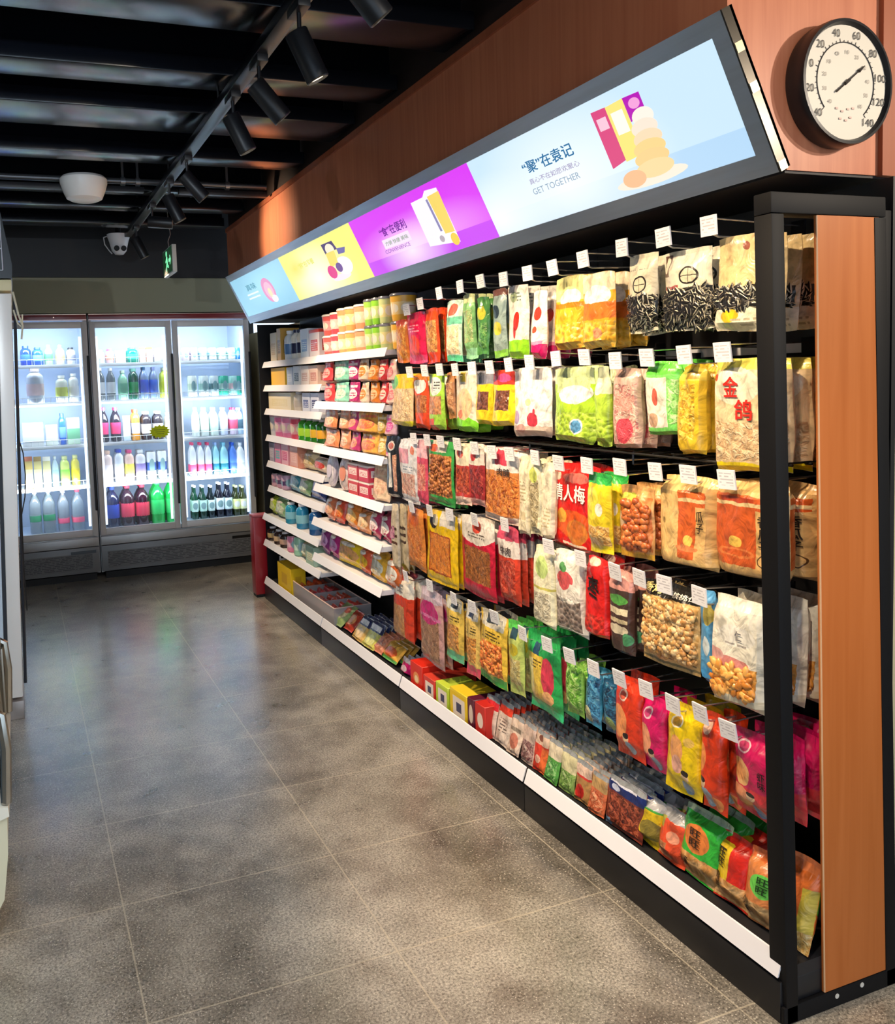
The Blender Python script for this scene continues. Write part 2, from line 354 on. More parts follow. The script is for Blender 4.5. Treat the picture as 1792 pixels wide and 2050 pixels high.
# nearest panel: pale blue, bread and packs
p, fn = panel(0, '#c9e4f6', [('rect', 0, 0, 1, .25, '#b4d6f2'), ('soft', .40, .35, .42, .9, '#f4fbff'), ('soft', .05, .2, .3, .6, '#f4fbff')])
wr(p, fn, '“聚”在袁记', (.252, .578, .482, .722), '#2f6f9c'); wr(p, fn, '真心不在如愿欢聚心', (.258, .455, .485, .52), '#8d7aa8'); wr(p, fn, 'GET TOGETHER', (.255, .335, .468, .405), '#8da3b8')
shape(p, fn, ell(.70, .10, .12, .07), '#f6ead8', 'printed_picture', .0022)
shape(p, fn, [(.592, .885), (.645, .878), (.645, .34), (.592, .30)], '#d8467f', 'printed_picture', .0024)
shape(p, fn, [(.645, .875), (.708, .885), (.705, .34), (.645, .32)], '#f6e37c', 'printed_picture', .0026)
shape(p, fn, [(.708, .885), (.763, .877), (.763, .70), (.708, .65)], '#b414b4', 'printed_picture', .0027)
for i, (u, v, r, c) in enumerate(((.748, .66, .034, '#fdeee0'), (.74, .56, .042, '#fbe3d0'), (.738, .46, .046, '#fad9b4'), (.732, .37, .052, '#f7d28c'), (.728, .28, .056, '#f5cf8e'), (.725, .18, .062, '#f3d8a0'), (.65, .14, .04, '#f3bd90'))):
    shape(p, fn, ell(u, v, r, .085), c, 'printed_picture', .0030+.0002*i)
shape(p, fn, [(.602, .80), (.636, .80), (.636, .68), (.602, .68)], '#f3c3d6', 'printed_picture', .0030); shape(p, fn, [(.655, .80), (.696, .80), (.696, .58), (.655, .58)], '#fdfbe8', 'printed_picture', .0030)
shape(p, fn, ell(.738, .80, .018, .05), '#f0a0d8', 'printed_picture', .0031)
# magenta panel
p, fn = panel(1, '#d93cf0', [('soft', .5, .3, .6, .5, '#f6b4f8'), ('rect', 0, 0, 1, .24, '#c846f0'), ('soft', .42, .2, .30, .5, '#fbe4fc')])
wr(p, fn, '“食”在便利', (.23, .55, .465, .70), '#6a1390'); shape(p, fn, [(.215, .36), (.455, .36), (.455, .51), (.215, .51)], '#f6e2fa', 'printed_picture', .0022)
wr(p, fn, '方便 快捷 美味', (.235, .40, .44, .47), '#93a08c'); wr(p, fn, 'CONVENIENCE', (.205, .285, .43, .345), '#8c2fae')
shape(p, fn, [(.565, .846), (.66, .85), (.69, .92), (.772, .89), (.77, .10), (.66, .14), (.56, .17)], '#f6f1fa', 'printed_picture', .0024)
shape(p, fn, [(.69, .83), (.775, .84), (.765, .26), (.70, .27)], '#f2d468', 'printed_picture', .0028); shape(p, fn, [(.672, .80), (.686, .80), (.69, .32), (.676, .32)], '#8d86b4', 'printed_picture', .0028)
shape(p, fn, ell(.745, .16, .025, .09), '#f0cf52', 'printed_picture', .0029); shape(p, fn, ell(.665, .22, .016, .05), '#b6a8b4', 'printed_picture', .0029)
# yellow panel
p, fn = panel(2, '#f3ef7a', [('soft', .42, .3, .45, .8, '#fdf6ec'), ('soft', .16, .65, .2, .3, '#f3e060')])
wr(p, fn, '“鲜”在早餐', (.22, .60, .45, .72), '#dfe06a')
shape(p, fn, [(.617, .86), (.752, .85), (.77, .68), (.62, .66)], '#4c3a6e', 'printed_picture', .0022); shape(p, fn, ell(.69, .72, .05, .11), '#f3ead0', 'printed_picture', .0026)
shape(p, fn, [(.625, .68), (.73, .68), (.71, .42), (.61, .42)], '#efdc6c', 'printed_picture', .0028); shape(p, fn, ell(.60, .32, .05, .13), '#e2418c', 'printed_picture', .0030)
shape(p, fn, [(.765, .69), (.858, .66), (.83, .57), (.76, .58)], '#6a64a8', 'printed_picture', .0028); shape(p, fn, ell(.76, .36, .09, .17), '#f6ecf6', 'printed_picture', .0026)
shape(p, fn, ell(.70, .36, .035, .09), '#6b4a94', 'printed_picture', .0031); shape(p, fn, ell(.68, .18, .11, .06), '#f3e4ee', 'printed_picture', .0024)
# farthest panel
p, fn = panel(3, '#96cde6', [('soft', .6, .6, .5, .6, '#aee2f2')])
wr(p, fn, '真味', (.25, .60, .45, .76), '#5f9db4'); shape(p, fn, [(.21, .49), (.44, .49), (.44, .53), (.21, .53)], '#e8f6fb', 'printed_picture'); shape(p, fn, [(.21, .39), (.44, .39), (.44, .43), (.21, .43)], '#e8f6fb', 'printed_picture')
shape(p, fn, ell(.62, .45, .10, .30), '#e79ac6', 'printed_picture', .0026); shape(p, fn, ell(.625, .44, .07, .21), '#f3bfd6', 'printed_picture', .0030); shape(p, fn, ell(.63, .38, .03, .12), '#f3e4bd', 'printed_picture', .0033); shape(p, fn, ell(.66, .22, .05, .09), '#f6ecf6', 'printed_picture', .0033)

# ------------------------------------------------------------------ round dial thermometer on the soffit's end
cc = ony(1699, 163, YE-.045); clk = thing('dial_thermometer', (cc.x, YE, cc.z), 'large round black rimmed dial thermometer on the brown soffit end', 'thermometer')
M = Matrix.Rotation(PI/2, 4, 'X'); RC = .136
MB().lathe([(RC*.98, .0), (RC, .008), (RC, .038), (RC*.985, .046), (RC*.94, .047), (RC*.91, .040), (RC*.90, .036), (0, .036)], 56, M).build('rim', pm('#1d1b1e', .35), clk)
MB().lathe([(0, .0365), (RC*.905, .0365), (RC*.905, .0375), (0, .0376)], 48, M).build('dial', pm('#c9bfae', .5), clk)
def dfn(x, z, o=.0392): return Vector((x*RC, -o, z*RC))
ink = pm('#35302e', .6); thin = pm('#8e877e', .6)
mb = MB(); mb.tube([dfn(.63*math.cos(a), .63*math.sin(a), .0385) for a in [math.radians(-50+272*i/50) for i in range(51)]], .0012, 5); mb.build('scale_ring', ink, clk)
NUM = [('40', 220), ('20', 190), ('0', 162), ('20', 135), ('40', 106), ('60', 73), ('80', 40), ('100', 9), ('120', -19), ('140', -50)]
for s, a in NUM:
    a = math.radians(a); w_ = .042*len(s); cx, cz = .79*math.cos(a), .79*math.sin(a)
    letters(s, lambda u, v: dfn(u, v), ink, clk, (cx-w_, cz-.062, cx+w_, cz+.062), 'number')
for i, s in enumerate(('40', '30', '20', '10', '0', '10', '20', '30', '40', '50', '60')):
    a = math.radians(222-27*i); cx, cz = .48*math.cos(a), .48*math.sin(a); letters(s, lambda u, v: dfn(u, v), thin, clk, (cx-.042, cz-.03, cx+.042, cz+.03), 'number')
mb = MB()
for i in range(37):
    a = math.radians(222-272*i/36); mb.tube([dfn(.64*math.cos(a), .64*math.sin(a), .0385), dfn((.665 if i % 4 else .69)*math.cos(a), (.665 if i % 4 else .69)*math.sin(a), .0385)], .0007, 4)
mb.build('tick_marks', ink, clk, False)
a = math.radians(36); c_, s_ = math.cos(a), math.sin(a)
mb = MB(); mb.tube([dfn(-.28*c_, -.28*s_, .041), dfn(.42*c_, .42*s_, .041)], [.0022, .0012], 6); mb.tube([dfn(.33*c_, .33*s_, .041), dfn(.50*c_, .50*s_, .041)], [.004, .0005], 6); mb.tube([dfn(-.05*c_, -.05*s_, .041), dfn(.07*c_, .07*s_, .041)], .0038, 8); mb.build('needle', pm('#3b342f', .4), clk)
mb = MB()
for (x, z) in ((-.2, -.42), (-.08, -.46), (.05, -.42), (.16, -.40), (-.12, -.58), (0, -.60), (.1, -.55)): mb.box(x*RC-.004, x*RC+.004, -.0392, -.0385, z*RC-.002, z*RC+.002)
mb.build('dial_print', pm('#c9a89a', .6), clk, False)

# ------------------------------------------------------------------ ceiling services
XT, ZT = .79, 2.52
trk = thing('lighting_track', (XT, 3.2, ZT), 'black lighting track hung below the ceiling beams along the aisle', 'light track')
mb = MB(); mb.box(-.022, .022, -3.0, 2.75, 0, .032, .003); mb.build('rail', pm('#17181c', .3, .3), trk)
mb = MB(); mb.box(.028, .052, -3.0, 2.75, .03, .075); mb.build('cable_tray', pm('#5b5d63', .35, .6), trk)
for y in (-2.2, -1.1, 0, 1.1, 2.2): MB().tube([(0, y, .03), (0, y, .432)], .005, 6).build('hanger_rod', BWIRE, trk)
LAMPS = [(1.42, .5), (1.87, .4), (2.246, .38), (2.649, .35), (2.99, .3), (3.849, .2), (4.309, .32), (4.88, .3), (5.55, .3)]
lampcol = pm('#16171b', .4)
def spot_lamp(loc, aim, label, watt, colr, cone=1.25, lens_e=6):
    L = thing('track_spotlight', loc, label, 'spotlight', 'black track spotlights')
    MB().box(-.018, .018, -.05, .05, -.022, .002, .003).build('adapter', lampcol, L)
    MB().tube([(0, 0, -.02), (0, 0, -.095)], .0065, 8).build('stem', lampcol, L)
    d = (Vector(aim)-(Vector(loc)+Vector((0, 0, -.1)))).normalized(); q = d.to_track_quat('Z', 'Y').to_matrix().to_4x4()
    P0 = Vector((0, 0, -.095)); Mx = Matrix.Translation(P0-d*.025) @ q
    MB().lathe([(0, 0), (.031, 0), (.033, .003), (.033, .135), (.030, .138), (.029, .128), (0, .128)], 24, Mx).build('canister', lampcol, L)
    MB().lathe([(0, .129), (.0285, .129), (.0285, .1305), (0, .1305)], 20, Mx).build('lens', pm('#ffe8c4', .3, emit=lens_e), L)
    ld = bpy.data.lights.new('spot_beam', 'SPOT'); ld.energy = watt; ld.color = colr; ld.spot_size = cone; ld.spot_blend = 1.0 if label.endswith('eighth from the camera end') else .7; ld.shadow_soft_size = .02
    lo = bpy.data.objects.new('spot_beam', ld); COL.objects.link(lo); lo.parent = L; lo.matrix_local = Matrix.Translation(P0+d*.118) @ d.to_track_quat('-Z', 'Y').to_matrix().to_4x4()
    return L
for i, (y, dy) in enumerate(LAMPS):
    spot_lamp((XT, y, ZT), (1.60, y-.02, 1.5 if i % 2 else .75) if i != 7 else (1.46, y-.15, 2.36), 'black track spotlight aimed at shelves, %s from the camera end' % ORD[i], SPOT_W*(.75 if i == 7 else 1.45 if i > 4 else 1 if i % 2 else 1.25), SPOT_COL)
# unseen spots added as fill light; the first is inferred from the dial's shadow
for i, (x, y, ax, ay, az, w_) in enumerate(((2.75, .15, 1.85, 1.43, 1.8, 82), (2.9, -.3, 1.8, 1.4, .9, 46), (-.2, .3, .15, 1.9, 0, 44), (-.9, .9, -.05, 4.0, 1.2, 95), (-1.4, 2.0, -.3, 2.4, 0, 30), (.1, 1.3, .3, 3.6, 0, 22), (1.06, .45, 1.47, 2.1, 2.42, 14), (.79, .85, 1.15, 1.75, 0, 70), (-1.3, 3.0, -3.2, 3.6, 1.3, 150))):
    spot_lamp((x, y, ZT), (ax, ay, az), 'unseen black spotlight adding light to the aisle, %s of its set' % ORD[i], w_, (1, .84, .66) if i < 2 or i in (6, 7) else (.80, .90, 1), 1.35)
pipe = thing('conduit', (-.8, 4.75, 2.615), 'thin grey conduit crossing the dark ceiling behind the white dome', 'pipe')
MB().tube([(-2.2, 0, 0), (2.23, 0, 0)], .016, 10).build('pipe', pm('#6a6c70', .3, .7), pipe)
for x in (1.42, 1.50, 2.0): MB().tube([(x-.012, 0, -.002), (x+.012, 0, -.002)], .023, 10).box(x-.006, x+.006, -.004, .004, 0, .335).build('clip', pm('#8b8d91', .3, .7), pipe)
MB().box(-2.2, 1.53, -.02, .02, -.06, -.03, .004).box(1.72, 2.23, -.02, .02, -.06, -.03, .004).build('lower_channel', pm('#1d1e22', .35), pipe)
c = ony(168, 377, 4.70)
dome = thing('ceiling_dome', (c.x, 4.70, c.z), 'white rounded dome unit hanging from the ceiling conduit', 'ceiling unit')
MB().lathe([(0, -.068), (.07, -.066), (.092, -.055), (.108, -.02), (.122, .025), (.122, .045), (.11, .058), (.06, .064), (0, .065)], 32).build('shell', pm('#f1efea', .35), dome)
MB().lathe([(.03, .06), (.03, .075), (0, .075)], 20).build('mount', BLACK, dome)
c = ony(238, 490, 6.3)
cm = thing('security_camera', (c.x, 6.3, c.z), 'small white turret security camera with two dark lenses', 'camera')
MB().lathe([(0, -.075), (.03, -.07), (.052, -.045), (.068, .02), (.082, .06), (.082, .072), (0, .072)], 28).build('housing', pm('#d9d9dc', .4), cm)
for s in (-1, 1): MB().lathe([(0, 0), (.019, 0), (.019, .012), (0, .012)], 16, Matrix.Translation((s*.025, -.062, -.035)) @ Matrix.Rotation(PI/2, 4, 'X')).build('lens', DARK, cm)
MB().tube([(-.075, 0, .06), (-.105, 0, .05), (-.10, 0, .0), (-.07, -.02, -.05), (-.055, -.03, -.07)], .004, 6).build('cable', pm('#c9c9cc', .4), cm)
MB().tube([(0, 0, .07), (0, 0, 2.955-c.z)], .02, 8).build('mount', BLACK, cm)
# exit sign plate hanging parallel to the shelves
c = onx(340, 524, .985)
ex = thing('exit_sign', (c.x, c.y, c.z), 'small green lit exit sign plate hanging from the dark ceiling', 'sign')
MB().box(-.014, .014, -.17, .17, -.085, .085, .004).build('plate_frame', pm('#b9bfba', .4), ex)
MB().box(-.0165, -.013, -.16, .16, -.076, .076).build('sign_face', pm('#0a5a2a', .4, emit=.25), ex)
mb = MB()
def gp(pts): mb.poly([(-.0167, y, z) for y, z in pts], .002, (-1, 0, 0))
gp([(.02+.018*math.cos(a), .05+.018*math.sin(a)) for a in [2*PI*i/12 for i in range(12)]]); gp([(.025, .03), (-.005, .03), (-.02, -.02), (.012, -.02)]); gp([(-.01, -.018), (-.045, -.03), (-.045, -.045), (.0, -.035)]); gp([(.008, -.018), (.035, -.06), (.05, -.055), (.022, -.012)]); gp([(.02, .028), (.055, .005), (.05, -.004), (.012, .015)])
gp([(-.06, .01), (-.10, .01), (-.10, .03), (-.13, 0), (-.10, -.03), (-.10, -.01), (-.06, -.01)])
mb.build('pictogram', pm('#7ef0b0', .4, emit=1.1), ex, False)
MB().tube([(0, 0, .08), (-.005, .0, .13), (.01, -.01, .17), (0, 0, .30), (0, 0, 2.952-c.z)], .003, 6).build('hanging_wire', WIRE, ex)
# ------------------------------------------------------------------ shelving units
BAYS = [(1.372, 2.395), (2.397, 3.385), (3.387, 4.425), (4.427, 5.575)]
BAYN = ['nearest', 'second', 'third', 'farthest']
XF, XB = 1.547, 1.895
LEAN = -.026
rail_m = pm('#f1eff4', .35); rail_print = art('#f3f1f5', [('marks', .03, .25, .97, .8, '#b9b6c2')], 1, .045, .4, .1, 0, 0)
units = []
for i, (y0, y1) in enumerate(BAYS):
    u = thing('shelving_unit', ((XF+XB)/2, (y0+y1)/2, 0), ['black end shelving unit with wire hooks and an orange side panel', 'black shelving unit with wire hooks beside the end unit', 'shelving unit with cups and bread on white edged shelves', 'farthest shelving unit with white edged shelves beside the fridges'][i], 'shelving', 'shelving units along the right wall')
    units.append(u)
    def ub(mb, name, mat, smooth=True, par=None):
        o = mb.build(name, mat, par or u, smooth)
        if par is None: o.matrix_parent_inverse = Matrix.Translation(-u.location)
        return o
    ub(MB().box(XF, XB, y0, y1, .0, .098, .003), 'plinth', pm('#121216', .4))
    ub(MB().box(XF+.01, XB, y0, y1, .098, .128), 'base_shelf', pm('#1d1d21', .5))
    r = MB(); r.poly([(XF-.004, y0+.004, .108), (XF-.004, y1-.004, .108), (XF+.012, y1-.004, .154), (XF+.012, y0+.004, .154)], .004, (1, 0, .3))
    ub(r, 'price_rail', rail_m, False)
    ub(MB().box(XB-.014, XB, y0, y1, .128, 1.905), 'back_panel', pm('#0f0f12', .5))
    for k, y in enumerate((y0+.02, y1-.02)): ub(MB().box(XB-.05, XB-.016, y-.018, y+.018, .128, 1.83, .002), 'upright', BLACK)
    if i == 3: ub(MB().box(1.575, XB-.015, y1-.001, y1+.010, .098, 1.885, .002), 'side_panel', BLACK)
    if i < 2:
        for z in (1.86-.05, 1.515, 1.22, .92, .61):
            ub(MB().box(XB-.045, XB-.018, y0+.04, y1-.04, z-.03, z-.005, .002), 'crossbar', BLACK)
# near end frame and orange panel (they lean slightly to the aisle)
u = units[0]; yN = 1.362
def ub(mb, name, mat, smooth=True):
    o = mb.build(name, mat, u, smooth); o.matrix_parent_inverse = Matrix.Translation(-u.location); return o
ub(MB().box(1.556, 1.592, yN, yN+.045, 0, 1.811, .003, LEAN), 'end_post', BLACK)
ub(MB().box(1.872, 1.908, yN, yN+.045, 0, 1.811, .003, LEAN-.008), 'end_post', BLACK)
ub(MB().box(1.556, 1.893, yN, yN+.045, 1.812, 1.856, .003, LEAN), 'top_bar', BLACK)
ub(MB().box(1.548, 1.908, yN, yN+.0095, 0, .042, .002), 'end_skirt', BLACK)
pv = MB(); pv.poly([(1.674, yN+.002, .043), (1.872, yN+.002, .043), (1.826, yN+.002, 1.811), (1.640, yN+.002, 1.811)], .0075, (0, 1, 0)); ub(pv, 'end_panel', wood_mat('orange_laminate', '#b8642a', '#c26e34', .45), False)
ub(MB().tube([(1.675, yN+.0035, .044), (1.641, yN+.0035, 1.81)], .0022, 6), 'panel_edging', pm('#e2b184', .4))
for x, z in ((1.71, .026), (1.79, .03)): ub(MB().tube([(x, yN-.001, z), (x, yN+.002, z)], .006, 10), 'screw_cap', pm('#d7d2c8', .4))
zl = onx(1585, 697, 1.842).z; ub(MB().box(1.8455, 1.849, 1.43, 2.36, zl-.012, zl+.012, .002), 'label_strip', rail_m)
# wire grid deck over the third row of hooks
gd = thing('wire_grid_deck', (1.74, 2.3, 1.262), 'black wire grid deck across the hooks under the second row of bags', 'wire deck')
mb = MB()
for x in (1.60, 1.66, 1.72, 1.78, 1.838): mb.tube([(x-1.74, -.86, 0), (x-1.74, 1.02, 0)], .0035, 6)
for k in range(26): y = -.85+k*.0745; mb.tube([(-.14, y, .004), (.1, y, .004)], .0028, 6)
for y in (-.86, -.4, .1, .6, 1.0): mb.tube([(-.14, y, -.03), (.1, y, -.03)], .003, 6); mb.tube([(-.14, y, -.03), (-.14, y, .004)], .003, 6)
mb.build('wire_grid', BWIRE, gd)

# shelves of the two far units: each board with its own white price rail
SHELF3 = [(1.622, 1.572), (1.370, 1.552), (1.129, 1.540), (.915, 1.532), (.727, 1.515), (.526, 1.510)]
SHELF4 = [(1.622, 1.597), (1.463, 1.597), (1.305, 1.597), (1.126, 1.597), (.948, 1.597), (.778, 1.597), (.589, 1.552), (.407, 1.552)]
for bi, SH in ((2, SHELF3), (3, SHELF4)):
    u = units[bi]; y0, y1 = BAYS[bi]
    for z, xf in SH:
        o = MB().box(xf+.008, XB-.055, y0+(.10 if bi == 2 else .004), y1-.004, z-.024, z, .002).build('shelf_board', pm('#dcd8da', .45), u); o.matrix_parent_inverse = Matrix.Translation(-u.location)
        r = MB(); r.poly([(xf-.004, y0+(.095 if bi == 2 else .006), z-.030), (xf-.004, y1-.006, z-.030), (xf+.012, y1-.006, z+.010), (xf+.012, y0+(.095 if bi == 2 else .006), z+.010)], .003, (1, 0, .3))
        r = r.build('price_rail', rail_m, o, False)

# ------------------------------------------------------------------ snack pouches
def sst(a, b, x): t = min(1, max(0, (x-a)/(b-a))); return t*t*(3-2*t)
class Pouch:
    """a filled film bag, width along y, face towards -x, base at z=0"""
    def __init__(s, w, h, t, style, seed):
        s.w, s.h, s.t, s.st = w, h, t, style; r = random.Random(seed); s.ph = [r.uniform(0, 6.28) for _ in range(8)]; s.k = [r.uniform(.6, 1.3) for _ in range(4)]
    def width(s, v):
        p = 1 - .045*math.sin(PI*v) if s.st == 'pillow' else (1-.03*sst(.7, 1, v))
        if s.st == 'doy': p -= .10*(1-sst(0, .06, v))
        if s.st == 'neck': p *= 1-.22*sst(.72, .92, v)
        return s.w/2*p*(1+.014*math.sin(11*v+s.ph[0])+.016*math.sin(5*v+s.ph[4]))
    def depth(s, u, v):
        a = abs(2*u-1); pr = (1-a**2.2)**.62 if a < 1 else 0
        if s.st == 'flat': pr = (1-a**6)**.5 if a < 1 else 0; q = sst(.03, .10, v)*sst(1, .86, v)
        elif s.st == 'doy': q = sst(.0, .09, v)*(1-.72*sst(.25, .92, v))*sst(1.0, .93, v)
        elif s.st == 'gusset': pr = .35*pr+.65*((1-a**8)**.5 if a < 1 else 0); q = sst(0, .07, v)*sst(1, .84, v)
        elif s.st == 'neck': q = sst(.02, .12, v)*(1-.9*sst(.62, .9, v))
        else: q = sst(.05, .24, v)*sst(.95, .74, v)
        return s.t/2*pr*q
    def pt(s, u, v, side=-1, o=0.0):
        d = s.depth(u, v); e = math.exp(-((v-.12)/.10)**2)+math.exp(-((v-.86)/.10)**2)
        wr = .0030*s.k[0]*math.sin(13*u+s.ph[1]+3*v)*e + .0016*s.k[1]*math.sin(7*v+5*u+s.ph[2])
        bend = .008*s.k[2]*math.sin(1.6*v+s.ph[3])*(1-v)
        a = 2*u-1; zz = v*s.h - s.h*.022*abs(a)**3*sst(.8, 1, v)*s.k[3] + s.h*(.014*math.sin(4.1*u+s.ph[5])*(1-sst(0, .25, v)) + .006*math.sin(5.3*u+s.ph[6])*sst(.8, 1, v))
        return Vector((side*(d+.0006)+wr+bend - o, -a*s.width(v)+.010*s.w*math.sin(3.3*v+s.ph[7]), zz))
    def sheet(s, v0, v1, name, mat, parent, nu=12, nv=16):
        mb = MB(); uvl = mb.bm.loops.layers.uv.verify(); G = []
        n = max(2, int(nv*(v1-v0)+1))
        for side in (-1, 1):
            g = [[mb.bm.verts.new(s.pt(i/nu, v0+(v1-v0)*j/n, side)) for i in range(nu+1)] for j in range(n+1)]
            for j in range(n):
                for i in range(nu):
                    q = [(j, i), (j, i+1), (j+1, i+1), (j+1, i)]
                    if side > 0: q = q[::-1]
                    f = mb.bm.faces.new([g[a][b] for a, b in q])
                    for lp, (a, b) in zip(f.loops, q): lp[uvl].uv = (b/nu if side < 0 else 1-b/nu, v0+(v1-v0)*a/n)
            G.append(g)
        A, B = G
        for j in range(n):
            for i in (0, nu):
                q = (A[j][i], A[j+1][i], B[j+1][i], B[j][i]); f = mb.bm.faces.new(q if i == 0 else q[::-1])
                for lp, a in zip(f.loops, (j, j+1, j+1, j)): lp[uvl].uv = (i/nu, v0+(v1-v0)*a/n)
        return mb.build(name, mat, parent)
    def make(s, root, mat, texts=()):
        vb, vt = {'pillow': (.055, .945), 'doy': (.03, .90), 'flat': (.04, .90), 'gusset': (.05, .90), 'neck': (.05, .86)}[s.st]
        s.sheet(vb, vt, 'pouch', mat, root); s.sheet(0, vb, 'bottom_seal', mat, root, 12, 30); s.sheet(vt, 1, 'top_seal', mat, root, 12, 30)
        for tx in texts: letters(tx[0], lambda u, v: s.pt(u, v, -1, .0032), pm(tx[1], .45), root, tx[2:6])

    def scatter(s, root, rect, n, size, mats, kind, seed):
        """loose contents seen through the clear part of the film"""
        r = random.Random(seed); bm = bmesh.new(); NS = 8; u0, v0, u1, v1 = rect; lx, ly, lz = size
        for i in range(n):
            u, v = r.uniform(u0, u1), r.uniform(v0, v1); P = s.pt(u, v, -1, r.uniform(.0, .35)*lz); k = r.uniform(.8, 1.2)
            R = Matrix.Rotation(r.uniform(0, PI*2), 3, 'X') @ Matrix.Rotation(r.uniform(-.35, .35), 3, 'Z'); tint = r.randrange(len(mats)) if kind != 'seed' else 0
            rings = []
            for j in range(6):
                t = -1+2*j/5; rad = math.sqrt(max(.02, 1-t*t)); 
                if kind == 'seed': rad *= 1-.25*t
                rg = []
                for q in range(NS):
                    a = 2*PI*q/NS; jx = 1+(r.uniform(-.28, .28) if kind == 'chunk' else 0)
                    rg.append(bm.verts.new(P+R @ Vector((rad*math.cos(a)*lz/2*k*jx, rad*math.sin(a)*ly/2*k*jx, t*lx/2*k))))
                rings.append(rg)
            for A, B in zip(rings, rings[1:]):
                for q in range(NS):
                    f = bm.faces.new((A[q], A[(q+1) % NS], B[(q+1) % NS], B[q])); f.smooth = True
                    f.material_index = (1 if q in (1, 2, 5, 6) and kind == 'seed' else tint)
            bm.faces.new(rings[0][::-1]).material_index = tint; bm.faces.new(rings[-1]).material_index = tint
        bmesh.ops.recalc_face_normals(bm, faces=bm.faces[:])
        me = bpy.data.meshes.new('contents'); bm.to_mesh(me); bm.free()
        for c in mats: me.materials.append(pm(c, .35, coat=.5))
        o = bpy.data.objects.new('contents', me); COL.objects.link(o); o.parent = root; o['kind'] = 'stuff'; return o

ROWS = ['top hook row', 'second hook row', 'middle hook row', 'fourth hook row', 'lowest hook row']
ROWG = ['snack bags hanging on the '+r for r in ROWS]
S, N_, T_ = '#1c1712', '#c9b08a', '#efe4cf'
SEED = ('seeds', '#1a1614', '#dccfae')
K = 'pillow'; D = 'doy'; FL = 'flat'; GU = 'gusset'; NK = 'neck'
